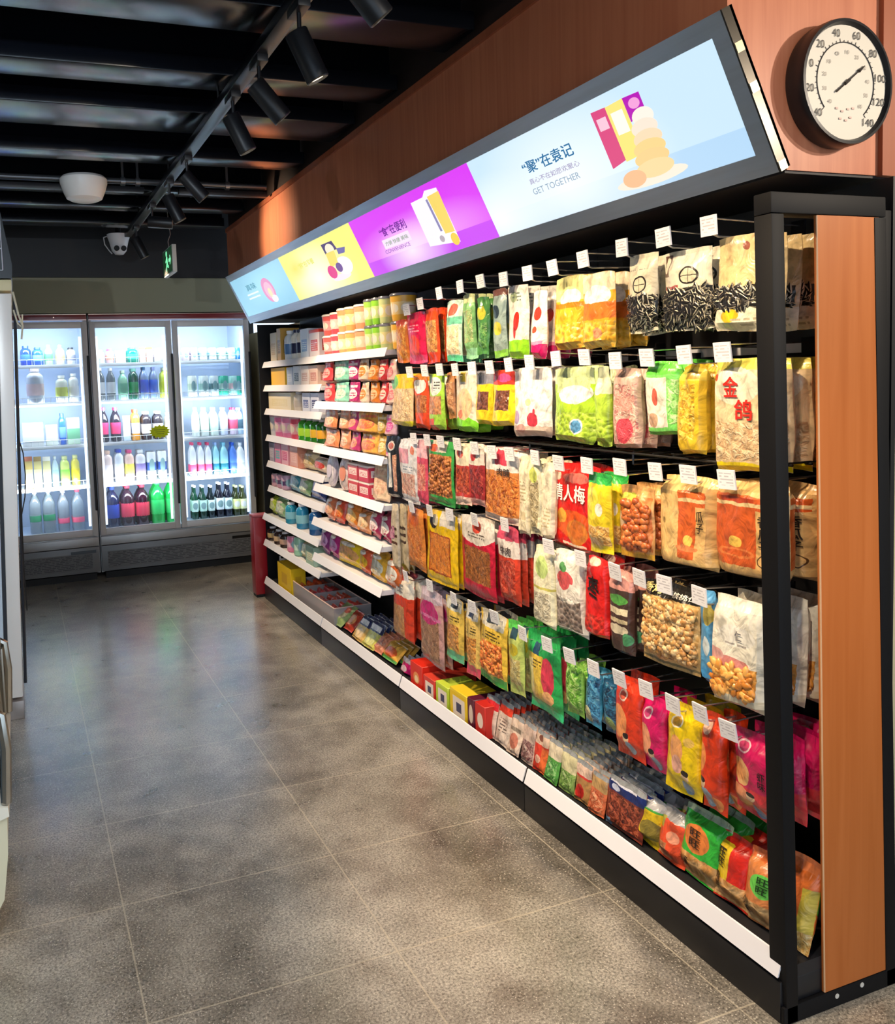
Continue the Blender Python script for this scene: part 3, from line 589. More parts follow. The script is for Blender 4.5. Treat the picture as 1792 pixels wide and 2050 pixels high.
# (row, left, right, top, bottom px, style, thickness, copies behind, x shift, base colour, layers, description, lettering)
BAGS = [
 # --- top row
 (0, 793, 817, 640, 726, K, .03, 3, 0, '#d9772a', [('rect', 0, .86, 1, 1, '#c9402a'), ('win', .1, .1, .9, .8, 'shred', '#b5521c', '#e0913c', '#e9b45c')], 'slim orange bag of chips at the cup shelf', []),
 (0, 815, 853, 625, 727, K, .035, 2, -.004, '#d8124a', [('ell', .5, .35, .3, .2, '#e8452c'), ('rect', 0, 0, 1, .16, '#e03a6a'), ('marks', .2, .6, .8, .75, '#f3a0a8')], 'crimson snack bag', []),
 (0, 852, 880, 617, 727, K, .03, 6, 0, '#e0481c', [('win', .08, .2, .92, .78, 'shred', '#8a4a20', '#c98a4a', '#d9a860'), ('rect', 0, 0, 1, .18, '#e2401a')], 'orange red bag with brown window', []),
 (0, 897, 929, 600, 724, K, .035, 2, 0, '#c9e6d2', [('win', .1, .12, .9, .58, 'shred', '#e6c894', '#f0dcb0', '#f6e8c8'), ('rect', 0, .6, 1, .72, '#6fc4a0'), ('ell', .5, .84, .3, .1, '#d8604c'), ('rect', 0, 0, 1, .1, '#58c890')], 'mint and cream cracker bag', []),
 (0, 928, 953, 588, 718, K, .035, 4, -.004, '#7fb870', [('win', .1, .25, .9, .75, 'shred', '#b8b070', '#a0c080', '#86b868'), ('rect', 0, 0, 1, .16, '#9ad8a8'), ('rect', 0, .86, 1, 1, '#c8d098')], 'green beige snack bag', []),
 (0, 958, 980, 594, 710, K, .03, 3, 0, '#4f8f48', [('ell', .5, .72, .35, .12, '#d0cc40'), ('win', .1, .1, .9, .55, 'shred', '#2c5a2c', '#5a9a50', '#8ab860')], 'dark green bag with yellow emblem', []),
 (0, 987, 1013, 577, 715, K, .03, 3, 0, '#9fb4ac', [('ell', .45, .66, .3, .1, '#30404c'), ('ell', .5, .42, .32, .1, '#d8d040'), ('rect', 0, 0, 1, .1, '#88c848'), ('rect', 0, .9, 1, 1, '#7a5048')], 'grey blue bag with dark and yellow emblems', []),
 (0, 1017, 1058, 570, 716, D, .04, 3, 0, '#eee6d8', [('rect', 0, 0, 1, .24, '#8fd422'), ('ell', .55, .5, .14, .13, '#cf2f22'), ('ell', .48, .36, .07, .1, '#cf2f22'), ('ell', .35, .84, .18, .07, '#a8b890'), ('marks', .2, .78, .7, .92, '#6f7f70')], 'white chili pouch with lime green bottom', []),
 (0, 1068, 1098, 581, 717, D, .04, 4, 0, '#ede3d6', [('rect', 0, 0, 1, .2, '#d01464'), ('ell', .5, .66, .26, .1, '#d03a2c'), ('ell', .45, .42, .14, .05, '#cf4a32'), ('rect', .1, .2, .9, .25, '#e890b0')], 'white chili pouch with magenta bottom', []),
 (0, 1114, 1176, 552, 698, D, .05, 1, .02, '#f0a828', [('rect', 0, .66, 1, 1, '#e2dc94'), ('ell', .55, .70, .34, .12, '#f4f0dc'), ('rect', 0, .56, 1, .63, '#c87818'), ('win', 0, 0, 1, .35, 'nuts', '#8a5210', '#f0b430', '#f6cc60', 60)], 'amber corn pouch with pale yellow top', []),
 (0, 1168, 1231, 545, 697, D, .05, 2, -.012, '#f2ab2c', [('rect', 0, .74, 1, 1, '#ecd9b8'), ('ell', .5, .68, .42, .15, '#f6f1e8'), ('rect', 0, .38, 1, .60, '#e8792c'), ('win', 0, 0, 1, .35, 'nuts', '#9a5c10', '#f2b834', '#f8d068', 60), ('ell', .62, .19, .12, .08, '#e8956c')], 'amber pouch with white crown and orange band', []),
 (0, 1262, 1319, 507, 665, K, .045, 1, 0, '#efe3c4', [('rect', 0, .04, 1, .46, '#2c261e'), ('ell', .55, .60, .22, .11, '#2a2420'), ('ell', .55, .60, .18, .09, '#e9dcba'), ('rect', .38, .595, .72, .605, '#2a2420'), ('rect', .545, .5, .555, .7, '#2a2420'), ('marks', .1, .76, .8, .80, '#8a8070')], 'small cream sunflower seed bag with round black emblem', []),
 (0, 1330, 1427, 498, 660, K, .05, 2, 0, '#f0e6cc', [('rect', 0, .03, 1, .52, '#2c261e'), ('rect', 0, .44, .45, .56, '#b8564a'), ('ell', .66, .66, .18, .11, '#2a2420'), ('ell', .66, .66, .145, .088, '#e9dcba'), ('rect', .5, .655, .82, .665, '#2a2420'), ('rect', .655, .56, .665, .76, '#2a2420'), ('rect', .05, .68, .22, .96, '#6a4a38'), ('ell', .135, .83, .06, .11, '#efe2c4')], 'large cream sunflower seed bag with brown oval label', []),
 (0, 1440, 1537, 469, 662, D, .05, 3, 0, '#e0c48c', [('rect', .05, .24, .95, .46, '#2c261e'), ('rect', 0, 0, 1, .24, '#efe6c8'), ('ell', .4, .16, .2, .07, '#eec022'), ('marks', .45, .05, .9, .14, '#b8ad90'), ('ell', .6, .88, .08, .04, '#9a5a48')], 'kraft sunflower seed pouch with dark window across its middle', []),
 # --- second row
 (1, 784, 828, 749, 851, D, .04, 2, 0, '#dcbc90', [('rect', 0, .72, 1, 1, '#f0c430'), ('ell', .15, .85, .25, .14, '#78c070'), ('win', .05, .12, .95, .70, 'shred', '#c89868', '#e0c090', '#ecd4a8'), ('rect', 0, 0, 1, .1, '#e8dc3c')], 'tan pouch with yellow top and yellow foot', []),
 (1, 829, 860, 750, 858, D, .04, 1, .008, '#e24a22', [('ell', .5, .80, .36, .15, '#f2ece2'), ('win', .08, .3, .92, .62, 'shred', '#7a3414', '#b86a38', '#d08a50'), ('rect', 0, .9, 1, 1, '#e8862c')], 'red pouch with white oval and brown window', []),
 (1, 861, 893, 748, 860, D, .045, 1, -.004, '#a8d848', [('ell', .5, .78, .40, .17, '#f2efe4'), ('marks', .25, .70, .8, .88, '#2c2c28'), ('win', .1, .28, .9, .60, 'nuts', '#8a4a28', '#d08858', '#e0a878', 70), ('rect', 0, 0, .55, .2, '#e8502c')], 'lime pouch with big white oval and nut window', []),
 (1, 895, 910, 745, 838, K, .03, 2, .01, '#c88a58', [('win', .1, .1, .9, .8, 'shred', '#9a5c38', '#cf986a', '#e0b48a')], 'narrow brown bag between lime and cream pouches', []),
 (1, 911, 955, 742, 863, D, .045, 2, 0, '#ece0cc', [('ell', .5, .0, .6, .26, '#86dc30'), ('ell', .5, .45, .38, .26, '#f0c898'), ('ell', .38, .28, .12, .08, '#e07848'), ('rect', .3, .82, .55, .98, '#e8c838'), ('rect', 0, .60, .12, .9, '#cfcfc8')], 'cream cracker pouch with lime green foot', []),
 (1, 957, 990, 742, 850, D, .04, 1, .012, '#f0cc20', [('win', .2, .28, .85, .62, 'nuts', '#3a2014', '#6a3a28', '#8a5844', 85), ('rect', 0, .75, 1, 1, '#8c8c98')], 'yellow pouch with dark bean window and grey top', []),
 (1, 990, 1031, 741, 852, D, .045, 2, -.004, '#f2d020', [('win', .22, .28, .85, .64, 'nuts', '#3a2014', '#6a3a28', '#8a5844', 85), ('rect', 0, .74, 1, 1, '#e03a2c'), ('ell', .6, .86, .3, .08, '#e0508c')], 'yellow pouch with dark bean window and red top', []),
 (1, 1033, 1104, 735, 874, D, .05, 2, 0, '#f0ebe6', [('rect', 0, 0, 1, .16, '#d8c0b0'), ('ell', .62, .25, .13, .10, '#d23a4c'), ('ell', .66, .36, .03, .05, '#d23a4c'), ('ell', .15, .28, .10, .10, '#a890b8'), ('ell', .12, .5, .07, .06, '#f0e080'), ('ell', .5, .5, .08, .05, '#f4f0a0'), ('ell', .3, .12, .16, .06, '#c8988c')], 'white pouch printed with a red onion', []),
 (1, 1111, 1191, 735, 885, D, .055, 1, -.006, '#a9d234', [('rect', 0, .78, 1, 1, '#d8e8b0'), ('ell', .3, .85, .2, .08, '#88b868'), ('ell', .55, .66, .40, .15, '#f4f4ee'), ('rect', .1, .66, .9, 1.0, '#cfe0a0'), ('ell', .55, .66, .36, .10, '#f4f6ea'), ('win', 0, 0, 1, .40, 'nuts', '#6a8418', '#a8cc38', '#c4e060', 70), ('ell', .68, .22, .14, .10, '#f4f6f4'), ('ell', .68, .22, .115, .08, '#5a98c8')], 'green pea pouch with round blue and white badge', []),
 (1, 1194, 1225, 733, 893, NK, .045, 2, .004, '#b8dc48', [('rect', 0, .66, 1, 1, '#e2e8c0'), ('win', 0, 0, 1, .35, 'nuts', '#6a8418', '#a8cc38', '#c4e060', 70), ('ell', .4, .72, .3, .08, '#f2ecd8')], 'narrow green pea bag beside the badge pouch', []),
 (1, 1232, 1284, 736, 896, GU, .045, 2, 0, '#d8b0a0', [('win', .05, .05, .95, .80, 'shred', '#c06a68', '#d8a898', '#e8ccb8'), ('ell', .55, .22, .3, .16, '#d84a58'), ('ell', .5, .55, .35, .1, '#e0a090')], 'clear pink bag of candied slices', []),
 (1, 1299, 1366, 723, 870, GU, .045, 2, 0, '#7edc68', [('rect', .06, .10, .70, .78, '#ece6d4'), ('ell', .38, .52, .08, .12, '#d0604a'), ('ell', .28, .2, .16, .1, '#c8a080'), ('win', .72, .15, .95, .75, 'shred', '#68c850', '#a0e080', '#c8ecb0'), ('rect', 0, .82, 1, 1, '#68d848')], 'bright green pistachio bag with a cream front label', []),
 (1, 1368, 1418, 729, 909, GU, .05, 3, 0, '#e0b92c', [('win', .08, .16, .80, .78, 'shred', '#c89418', '#e2b838', '#ecd060'), ('marks', .62, .25, .80, .75, '#a88420'), ('rect', 0, .82, 1, .96, '#e8cc50'), ('rect', .4, .84, .9, .92, '#b08c28')], 'golden yellow tall bag with vertical print', []),
 (1, 1434, 1543, 716, 945, GU, .055, 3, 0, '#ebd0a0', [('rect', 0, .9, 1, 1, '#e8dc60'), ('rect', 0, 0, 1, .08, '#f0d818'), ('win', .04, .10, .96, .44, 'shred', '#c89c70', '#e4c294', '#efd8b0'), ('ell', .5, .76, .44, .16, '#f0e6c8'), ('ell', .12, .83, .05, .03, '#c83028')], 'large cream bag with big red lettering', [('金', '#c8281e', .30, .66, .56, .84), ('鸽', '#c8281e', .50, .46, .80, .64)]),
 # --- middle row
 (2, 775, 801, 873, 993, GU, .03, 0, -.014, '#1c1f26', [('ell', .5, .84, .24, .08, '#d8d0c8'), ('ell', .5, .84, .19, .055, '#c86a54'), ('rect', .28, .15, .48, .72, '#e8e4dc'), ('win', .6, .1, .85, .7, 'shred', '#b06a50', '#e0a080', '#f0c8a8')], 'tall black pack with white strip at the left end', []),
 (2, 800, 840, 880, 1005, FL, .02, 3, 0, '#e8e6e8', [('rect', .08, .62, .6, .85, '#e098a8'), ('win', .1, .12, .88, .46, 'shred', '#d08070', '#e8b4a0', '#f2d8c8'), ('marks', .3, .48, .8, .60, '#8898a8'), ('ell', .8, .84, .12, .07, '#e8764c')], 'white vacuum pack of pink slices', []),
 (2, 840, 860, 880, 1006, FL, .02, 2, 0, '#e0506c', [('rect', 0, .72, 1, 1, '#f0b8c0'), ('win', .1, .2, .9, .62, 'shred', '#c8504c', '#e88878', '#f0b4a0')], 'narrow pink red vacuum pack', []),
 (2, 862, 910, 882, 1009, FL, .025, 3, 0, '#3da04c', [('win', .12, .14, .95, .78, 'nuts', '#6a3414', '#b8703c', '#d8984c', 60), ('rect', .2, .82, .8, 1, '#e8d8c0'), ('ell', .3, .88, .18, .06, '#d8603c')], 'green framed pack of brown nuts', []),
 (2, 914, 945, 888, 1010, FL, .022, 2, 0, '#c23a34', [('rect', 0, .64, 1, 1, '#f0e2c4'), ('ell', .4, .84, .22, .08, '#e0604c'), ('win', .08, .2, .92, .6, 'shred', '#6a1c14', '#b84830', '#d87048'), ('rect', 0, 0, 1, .14, '#e8c8b8')], 'red dried meat pack with cream header', []),
 (2, 941, 970, 892, 1013, FL, .022, 2, -.004, '#a83238', [('rect', 0, .68, 1, 1, '#efe4d6'), ('win', .05, .2, .95, .62, 'shred', '#5a1418', '#a03030', '#c85848'), ('ell', .4, .82, .15, .08, '#d84848'), ('rect', 0, 0, 1, .12, '#e8a8a0')], 'maroon dried meat pack with white header', []),
 (2, 973, 1042, 898, 1044, FL, .03, 3, 0, '#d88848', [('rect', 0, .70, 1, 1, '#f0e8e2'), ('rect', .38, .78, .72, .98, '#dc3c54'), ('win', .04, .12, .96, .64, 'shred', '#8a3410', '#d87c30', '#eca458'), ('rect', 0, 0, 1, .10, '#f0d4c4')], 'orange jerky pack with white header and pink emblem', [('肉脯', '#2c2420', .45, .64, .80, .74)]),
 (2, 1043, 1064, 912, 1070, GU, .03, 2, 0, '#efe2c2', [('rect', .2, .2, .8, .3, '#d8c8a0'), ('marks', .2, .4, .8, .7, '#b8a880')], 'plain cream slim pack right of the jerky', []),
 (2, 1063, 1088, 917, 1070, FL, .025, 2, -.004, '#e8e0bc', [('win', .15, .06, .85, .72, 'shred', '#8a7c58', '#b8a880', '#d8cca8'), ('ell', .5, .78, .3, .1, '#c8d468')], 'pale pack of dried vegetable strips', []),
 (2, 1089, 1113, 926, 1076, GU, .03, 2, 0, '#f0e4c8', [('marks', .15, .15, .85, .4, '#c8b890')], 'cream slim pack left of the red plum bag', []),
 (2, 1106, 1205, 928, 1100, GU, .045, 1, .016, '#dc1a16', [('ell', .2, .84, .09, .05, '#f2d0b8'), ('ell', .6, .84, .25, .06, '#e87868'), ('ell', .55, .30, .42, .16, '#e85a1c'), ('ell', .3, .38, .1, .09, '#f0a838'), ('ell', .62, .22, .22, .14, '#d88030'), ('ell', .62, .24, .14, .1, '#c86a28'), ('rect', .3, .055, .8, .085, '#f0d8c0')], 'red preserved plum pouch with bold white lettering', [('情人梅', '#fbf4ea', .14, .56, .80, .76)]),
 (2, 1178, 1228, 946, 1107, K, .045, 1, -.022, '#e8cc28', [('rect', 0, .86, 1, 1, '#30a848'), ('win', .05, .1, .95, .35, 'shred', '#c8883c', '#e8b868', '#f0d498'), ('ell', .4, .62, .3, .2, '#f0e048'), ('ell', .66, .55, .14, .08, '#f4ecd8'), ('rect', 0, 0, 1, .08, '#f4e020')], 'yellow bag with green top overlapping the red pouch', []),
 (2, 1243, 1308, 972, 1117, K, .05, 2, 0, '#e0a868', [('win', .03, .12, .97, .86, 'nuts', '#7a2c10', '#d8783c', '#f0a868', 42), ('rect', .08, .42, .46, .62, '#e8c8a8'), ('ell', .3, .82, .26, .08, '#c8cc50'), ('rect', 0, 0, 1, .08, '#f0b840')], 'clear bag of round hazelnuts with a tan label', []),
 (2, 1335, 1444, 952, 1134, GU, .09, 0, .004, '#e4bc78', [('rect', .48, .12, .92, .86, '#d4622a'), ('rect', .48, .74, .92, .78, '#e8c890'), ('rect', .78, .1, .92, .7, '#dcb070'), ('ell', .66, .32, .08, .06, '#f0c860'), ('ell', .64, .24, .2, .03, '#e08850'), ('ell', .2, .5, .03, .03, '#a88850')], 'kraft seed gift bag with orange panel, left one', [('瓜\n子', '#3a2818', .80, .42, .90, .66)]),
 (2, 1446, 1580, 962, 1158, GU, .09, 2, 0, '#dcb070', [('rect', .0, .14, .96, .86, '#cf5c26'), ('rect', 0, .75, .96, .79, '#e8c890'), ('rect', .72, .1, .96, .72, '#dcb070'), ('ell', .42, .38, .10, .06, '#f0c458'), ('ell', .42, .27, .28, .05, '#dd7c40'), ('ell', .42, .27, .22, .03, '#cf5c26'), ('ell', .84, .22, .10, .07, '#5a3c20'), ('ell', .84, .22, .085, .058, '#dcb070'), ('rect', .2, .79, .7, .84, '#b84420')], 'kraft seed gift bag with orange panel, right one by the post', [('香\n瓜\n子', '#2c2014', .76, .32, .92, .68)]),
 # --- fourth row
 (3, 788, 800, 1008, 1146, FL, .02, 0, -.012, '#cfbfa4', [('rect', .1, .62, .9, .66, '#5a3c30'), ('rect', .1, .52, .9, .56, '#5a3c30'), ('rect', .1, .42, .9, .46, '#5a3c30'), ('rect', 0, 0, 1, .1, '#9a7c60')], 'slim cream pack with dark stripes, left one', []),
 (3, 801, 815, 1010, 1144, FL, .02, 1, 0, '#c8b694', [('rect', .1, .63, .9, .67, '#4a342c'), ('rect', .1, .53, .9, .57, '#4a342c'), ('rect', .1, .43, .9, .47, '#4a342c'), ('ell', .5, .06, .4, .06, '#a89838')], 'slim cream pack with dark stripes, right one', []),
 (3, 817, 853, 1016, 1138, FL, .022, 2, 0, '#e0883c', [('win', .08, .12, .92, .7, 'shred', '#c86020', '#e0843a', '#ec9c54'), ('ell', .5, .80, .35, .1, '#d86830'), ('rect', .1, .9, .6, 1, '#b05030')], 'plain orange dried tofu pack', []),
 (3, 855, 920, 1024, 1168, FL, .022, 2, 0, '#eec410', [('rect', .14, .14, .84, .68, '#b0481c'), ('win', .17, .16, .81, .66, 'shred', '#d06a1c', '#e8882c', '#f2a048'), ('ell', .3, .84, .14, .10, '#26222a'), ('ell', .36, .86, .1, .08, '#f0e0b8'), ('rect', .5, .80, .95, 1, '#e4dcd0')], 'yellow framed pack with orange window', []),
 (3, 923, 994, 1036, 1193, FL, .026, 2, 0, '#cf1c3c', [('ell', .5, .92, .62, .26, '#efe6da'), ('ell', .56, .88, .12, .07, '#e0503c'), ('marks', .3, .74, .8, .80, '#6a5c50'), ('win', .16, .18, .92, .62, 'shred', '#6a3a10', '#a86028', '#d08848')], 'red pack with cream arch and brown window', []),
 (3, 999, 1042, 1054, 1204, FL, .026, 4, 0, '#d8442c', [('rect', 0, .60, 1, .86, '#f0e4dc'), ('rect', 0, .82, 1, 1, '#d8506c'), ('win', .1, .1, .9, .56, 'shred', '#8a2414', '#d0442c', '#e8785c')], 'red jerky pack with white and pink header', [('牛肉', '#3a2c2c', .25, .62, .75, .74)]),
 (3, 1076, 1116, 1093, 1250, GU, .04, 2, 0, '#e8e4c4', [('ell', .5, .74, .3, .14, '#c4dc88'), ('win', .1, .08, .9, .42, 'shred', '#98907c', '#c8c0a8', '#e0dcc8'), ('rect', 0, .46, 1, .49, '#c8c060')], 'cream mushroom bag with light green emblem', []),
 (3, 1118, 1174, 1102, 1268, GU, .045, 1, 0, '#efe8dc', [('ell', .45, .66, .28, .10, '#d8585c'), ('ell', .4, .8, .14, .06, '#5c9c5c'), ('win', .08, .06, .92, .44, 'nuts', '#3c302c', '#7c6c64', '#a89c94', 70), ('ell', .5, .5, .48, .12, '#efe8dc'), ('ell', .42, .62, .2, .09, '#dc5c60')], 'white bag with red flower print and dark window', []),
 (3, 1180, 1224, 1114, 1272, GU, .04, 2, 0, '#d8201c', [('ell', .4, .93, .3, .05, '#f0c8b0'), ('win', .1, .06, .9, .28, 'nuts', '#8a0c0c', '#d02820', '#e04c3c', 70)], 'red date bag with one large black character', [('枣', '#1c1412', .22, .48, .74, .76)]),
 (3, 1228, 1272, 1142, 1306, GU, .04, 2, 0, '#4a3630', [('rect', 0, .78, 1, 1, '#d8988c'), ('ell', .5, .66, .4, .06, '#58a048'), ('rect', .1, .48, .9, .56, '#e8dcb8'), ('rect', .1, .38, .9, .43, '#d8c8a0'), ('ell', .5, .30, .42, .06, '#d8ccb0'), ('ell', .85, .2, .14, .08, '#509868')], 'dark brown bag with cream print', []),
 (3, 1292, 1404, 1168, 1334, K, .06, 1, -.006, '#d8b070', [('win', .02, .12, .98, .80, 'nuts', '#a87838', '#dcae68', '#f0d498', 62), ('rect', .0, .82, 1, 1, '#1c1a16'), ('ell', .06, .5, .12, .22, '#cf3420'), ('rect', .55, .20, .88, .42, '#2a221a'), ('rect', .05, .1, .95, .12, '#6a5030'), ('rect', 0, .03, 1, .06, '#8a7850')], 'clear walnut bag with black header', [('香烤', '#e8d890', .06, .85, .40, .97), ('核桃仁', '#e8e0d0', .58, .85, .94, .91), ('琥珀\n核桃', '#e8dcc0', .60, .22, .83, .40)]),
 (3, 1409, 1434, 1182, 1363, GU, .03, 0, .02, '#5ca4d8', [('ell', .7, .75, .3, .12, '#e8d068'), ('rect', 0, 0, 1, .16, '#50a8e8'), ('ell', .6, .4, .3, .1, '#d8e8f0')], 'light blue bag tucked left of the cream nut pouch', []),
 (3, 1436, 1537, 1196, 1412, GU, .055, 3, -.008, '#f0ead8', [('win', .04, .12, .92, .40, 'nuts', '#b06818', '#e8a44c', '#f6cc88', 48), ('ell', .4, .42, .4, .05, '#d88c84'), ('ell', .15, .46, .2, .05, '#e0a8a0'), ('rect', 0, 0, 1, .12, '#e8dcc0'), ('ell', .55, .66, .34, .1, '#f6f2e6'), ('marks', .35, .57, .75, .60, '#b0a8a0')], 'large cream cashew pouch with pink script', [('仁', '#6c6c74', .55, .63, .68, .72)]),
 # --- lowest row
 (4, 793, 830, 1150, 1278, GU, .045, 1, 0, '#d84024', [('rect', 0, .68, 1, 1, '#efe6d4'), ('win', .1, .04, .7, .52, 'shred', '#a86a3c', '#c08850', '#cf9c64'), ('ell', .35, .96, .3, .06, '#e07078')], 'red pack with cream header above the boxes', [('王', '#6a6a6c', .40, .74, .66, .86)]),
 (4, 846, 890, 1180, 1328, FL, .03, 1, 0, '#c89894', [('win', .1, .05, .9, .66, 'shred', '#8a5c48', '#a87c60', '#bc9474'), ('ell', .5, .70, .4, .16, '#c82c78'), ('rect', 0, .84, 1, 1, '#c8b4c0'), ('rect', .05, .62, .95, .66, '#d878a8')], 'clear pack of brown wafers with pink top', []),
 (4, 894, 930, 1197, 1320, K, .035, 1, 0, '#e8c458', [('win', .12, .18, .85, .58, 'nuts', '#a85c18', '#e09440', '#ecb468', 90), ('rect', .08, .80, .92, 1, '#d8d8c8'), ('rect', .3, .84, .7, .95, '#28303c'), ('rect', 0, 0, 1, .14, '#6cc494'), ('marks', .15, .62, .85, .72, '#4a3c18')], 'yellow peanut bag with mint foot', []),
 (4, 932, 961, 1212, 1352, K, .035, 1, 0, '#ecc86c', [('win', .12, .2, .85, .55, 'nuts', '#a85c18', '#e09440', '#ecb468', 90), ('rect', .08, .80, .92, 1, '#dcd8cc'), ('rect', .3, .82, .7, .95, '#34405c'), ('rect', 0, 0, 1, .15, '#e4506c'), ('marks', .15, .6, .85, .72, '#4a3c18')], 'yellow peanut bag with pink red foot', []),
 (4, 964, 1017, 1226, 1366, K, .045, 1, 0, '#f0c848', [('win', .12, .14, .90, .58, 'nuts', '#a8440c', '#e08030', '#eca050', 85), ('rect', .06, .78, .94, 1, '#e2dcc8'), ('rect', .3, .84, .72, .95, '#3c444c'), ('rect', 0, 0, 1, .12, '#48a848'), ('marks', .15, .62, .85, .74, '#4a3408')], 'wide yellow peanut bag with green foot', []),
 (4, 1020, 1050, 1243, 1390, K, .035, 2, 0, '#c4d470', [('win', .12, .14, .88, .5, 'shred', '#b8a058', '#d8c880', '#e4dca8'), ('rect', 0, .86, 1, 1, '#60d858'), ('rect', .3, .76, .7, .9, '#2c4c58'), ('ell', .5, .62, .3, .08, '#c8b830')], 'narrow green bag left of the big green one', []),
 (4, 1056, 1124, 1268, 1428, K, .05, 2, 0, '#2cab58', [('rect', .1, .14, .62, .72, '#f0cc4c'), ('rect', .1, .14, .3, .66, '#ece0a0'), ('ell', .72, .5, .16, .24, '#dc4058'), ('ell', .72, .24, .14, .08, '#f0b478'), ('rect', .3, .72, .5, .86, '#284c68'), ('rect', 0, 0, 1, .1, '#34d088'), ('marks', .2, .56, .56, .66, '#5a4818')], 'big green bag with yellow panel and red emblem', []),
 (4, 1137, 1170, 1325, 1430, K, .04, 2, 0, '#8cc450', [('win', .05, .08, .95, .92, 'shred', '#2c6c20', '#78b840', '#c0dc90')], 'leaf green slim bag', []),
 (4, 1176, 1206, 1342, 1452, K, .04, 1, 0, '#3c8cb0', [('win', .05, .08, .95, .92, 'shred', '#14385c', '#3c88b8', '#70b8d8'), ('ell', .3, .2, .3, .16, '#b8b890')], 'blue slim bag with pale corner', []),
 (4, 1212, 1238, 1362, 1466, K, .035, 1, .008, '#24587c', [('win', .05, .08, .95, .92, 'shred', '#0c1c34', '#24587c', '#3c88a8'), ('ell', .6, .2, .3, .14, '#88a060')], 'dark blue slim bag beside the red guest bag', []),
 (4, 1236, 1290, 1356, 1516, K, .05, 1, 0, '#e03c1c', [('ell', .45, .78, .16, .07, '#f2d4c0'), ('ell', .45, .78, .12, .05, '#e06048'), ('ell', .3, .45, .3, .2, '#f0985c'), ('ell', .55, .26, .1, .06, '#f0c8a0'), ('ell', .55, .30, .1, .04, '#241c1c'), ('ell', .62, .14, .13, .09, '#98acc0')], 'orange red bag with small white oval, leftmost of five', []),
 (4, 1290, 1336, 1394, 1540, K, .05, 2, .006, '#dc1468', [('ell', .42, .78, .18, .08, '#f2d0d8'), ('ell', .42, .78, .13, .055, '#d84880'), ('ell', .3, .42, .3, .2, '#f0a078'), ('ell', .6, .24, .11, .06, '#f0c8a0'), ('ell', .6, .28, .11, .04, '#241c1c'), ('ell', .66, .12, .14, .09, '#98acc0')], 'magenta bag with small white oval, second of five', []),
 (4, 1338, 1410, 1410, 1588, K, .055, 2, 0, '#f0cf10', [('ell', .4, .80, .15, .065, '#f6ecd0'), ('ell', .4, .80, .11, .045, '#e8b040'), ('ell', .42, .50, .2, .16, '#f0a868'), ('ell', .46, .34, .16, .1, '#f0b4a0'), ('ell', .74, .62, .12, .05, '#e8c060'), ('ell', .68, .24, .09, .05, '#f0c8a0'), ('ell', .68, .275, .09, .03, '#241c1c'), ('ell', .66, .10, .16, .08, '#90a8c0')], 'yellow bag with small white oval and orange print', []),
 (4, 1411, 1458, 1428, 1622, K, .055, 1, .004, '#dc3c14', [('ell', .3, .84, .2, .07, '#f0c0a8'), ('ell', .2, .55, .22, .14, '#f0904c'), ('ell', .3, .30, .14, .05, '#f0c8a0'), ('ell', .3, .33, .14, .03, '#241c1c'), ('ell', .4, .14, .26, .12, '#98b0c4'), ('ell', .7, .10, .2, .08, '#f09048')], 'deep orange bag, fourth of five', []),
 (4, 1470, 1570, 1470, 1640, K, .06, 3, 0, '#cc145c', [('ell', .3, .82, .16, .07, '#f0c8cc'), ('ell', .3, .82, .125, .05, '#cc3c6c'), ('ell', .25, .52, .22, .16, '#f0b878'), ('ell', .25, .52, .15, .1, '#e8a060'), ('ell', .2, .20, .34, .14, '#e8986c'), ('ell', .48, .24, .09, .05, '#f0c8a0'), ('ell', .48, .275, .09, .03, '#241c1c'), ('ell', .54, .08, .14, .07, '#7c98c0'), ('rect', 0, 0, 1, .36, '#d83440'), ('ell', .2, .22, .30, .13, '#e8986c'), ('ell', .48, .26, .09, .05, '#f0c8a0'), ('ell', .48, .295, .09, .03, '#241c1c'), ('ell', .54, .10, .14, .08, '#7c98c0')], 'large magenta bag with vertical black lettering by the post', [('虾\n味', '#2a0c18', .66, .42, .80, .62)]),
]
LOOSE = {'small cream sunflower': ((.05, .06, .95, .44), 150, (.032, .0105, .006), ('#141110', '#d8cdb0'), 'seed'), 'large cream sunflower': ((.04, .05, .96, .50), 260, (.036, .0115, .006), ('#141110', '#d8cdb0'), 'seed'),
 'kraft sunflower seed pouch': ((.07, .25, .93, .45), 110, (.032, .0105, .006), ('#141110', '#d8cdb0'), 'seed'), 'clear bag of round hazelnuts': ((.30, .14, .95, .80), 95, (.022, .022, .018), ('#b8602c', '#c87038', '#a85024'), 'nut'),
 'clear walnut bag': ((.06, .14, .95, .78), 330, (.020, .016, .013), ('#c8985a', '#dcb478', '#b88448', '#e4c490'), 'chunk'), 'large cream cashew': ((.08, .13, .90, .38), 60, (.030, .017, .012), ('#d8923c', '#e8ac58', '#c87c2c'), 'chunk'),
 'wide yellow peanut': ((.15, .16, .87, .56), 130, (.020, .012, .010), ('#c8642c', '#d87c38', '#e09448'), 'chunk'), 'green framed pack': ((.15, .18, .92, .74), 150, (.020, .014, .011), ('#8a4c24', '#a86434', '#c07c44'), 'chunk')}
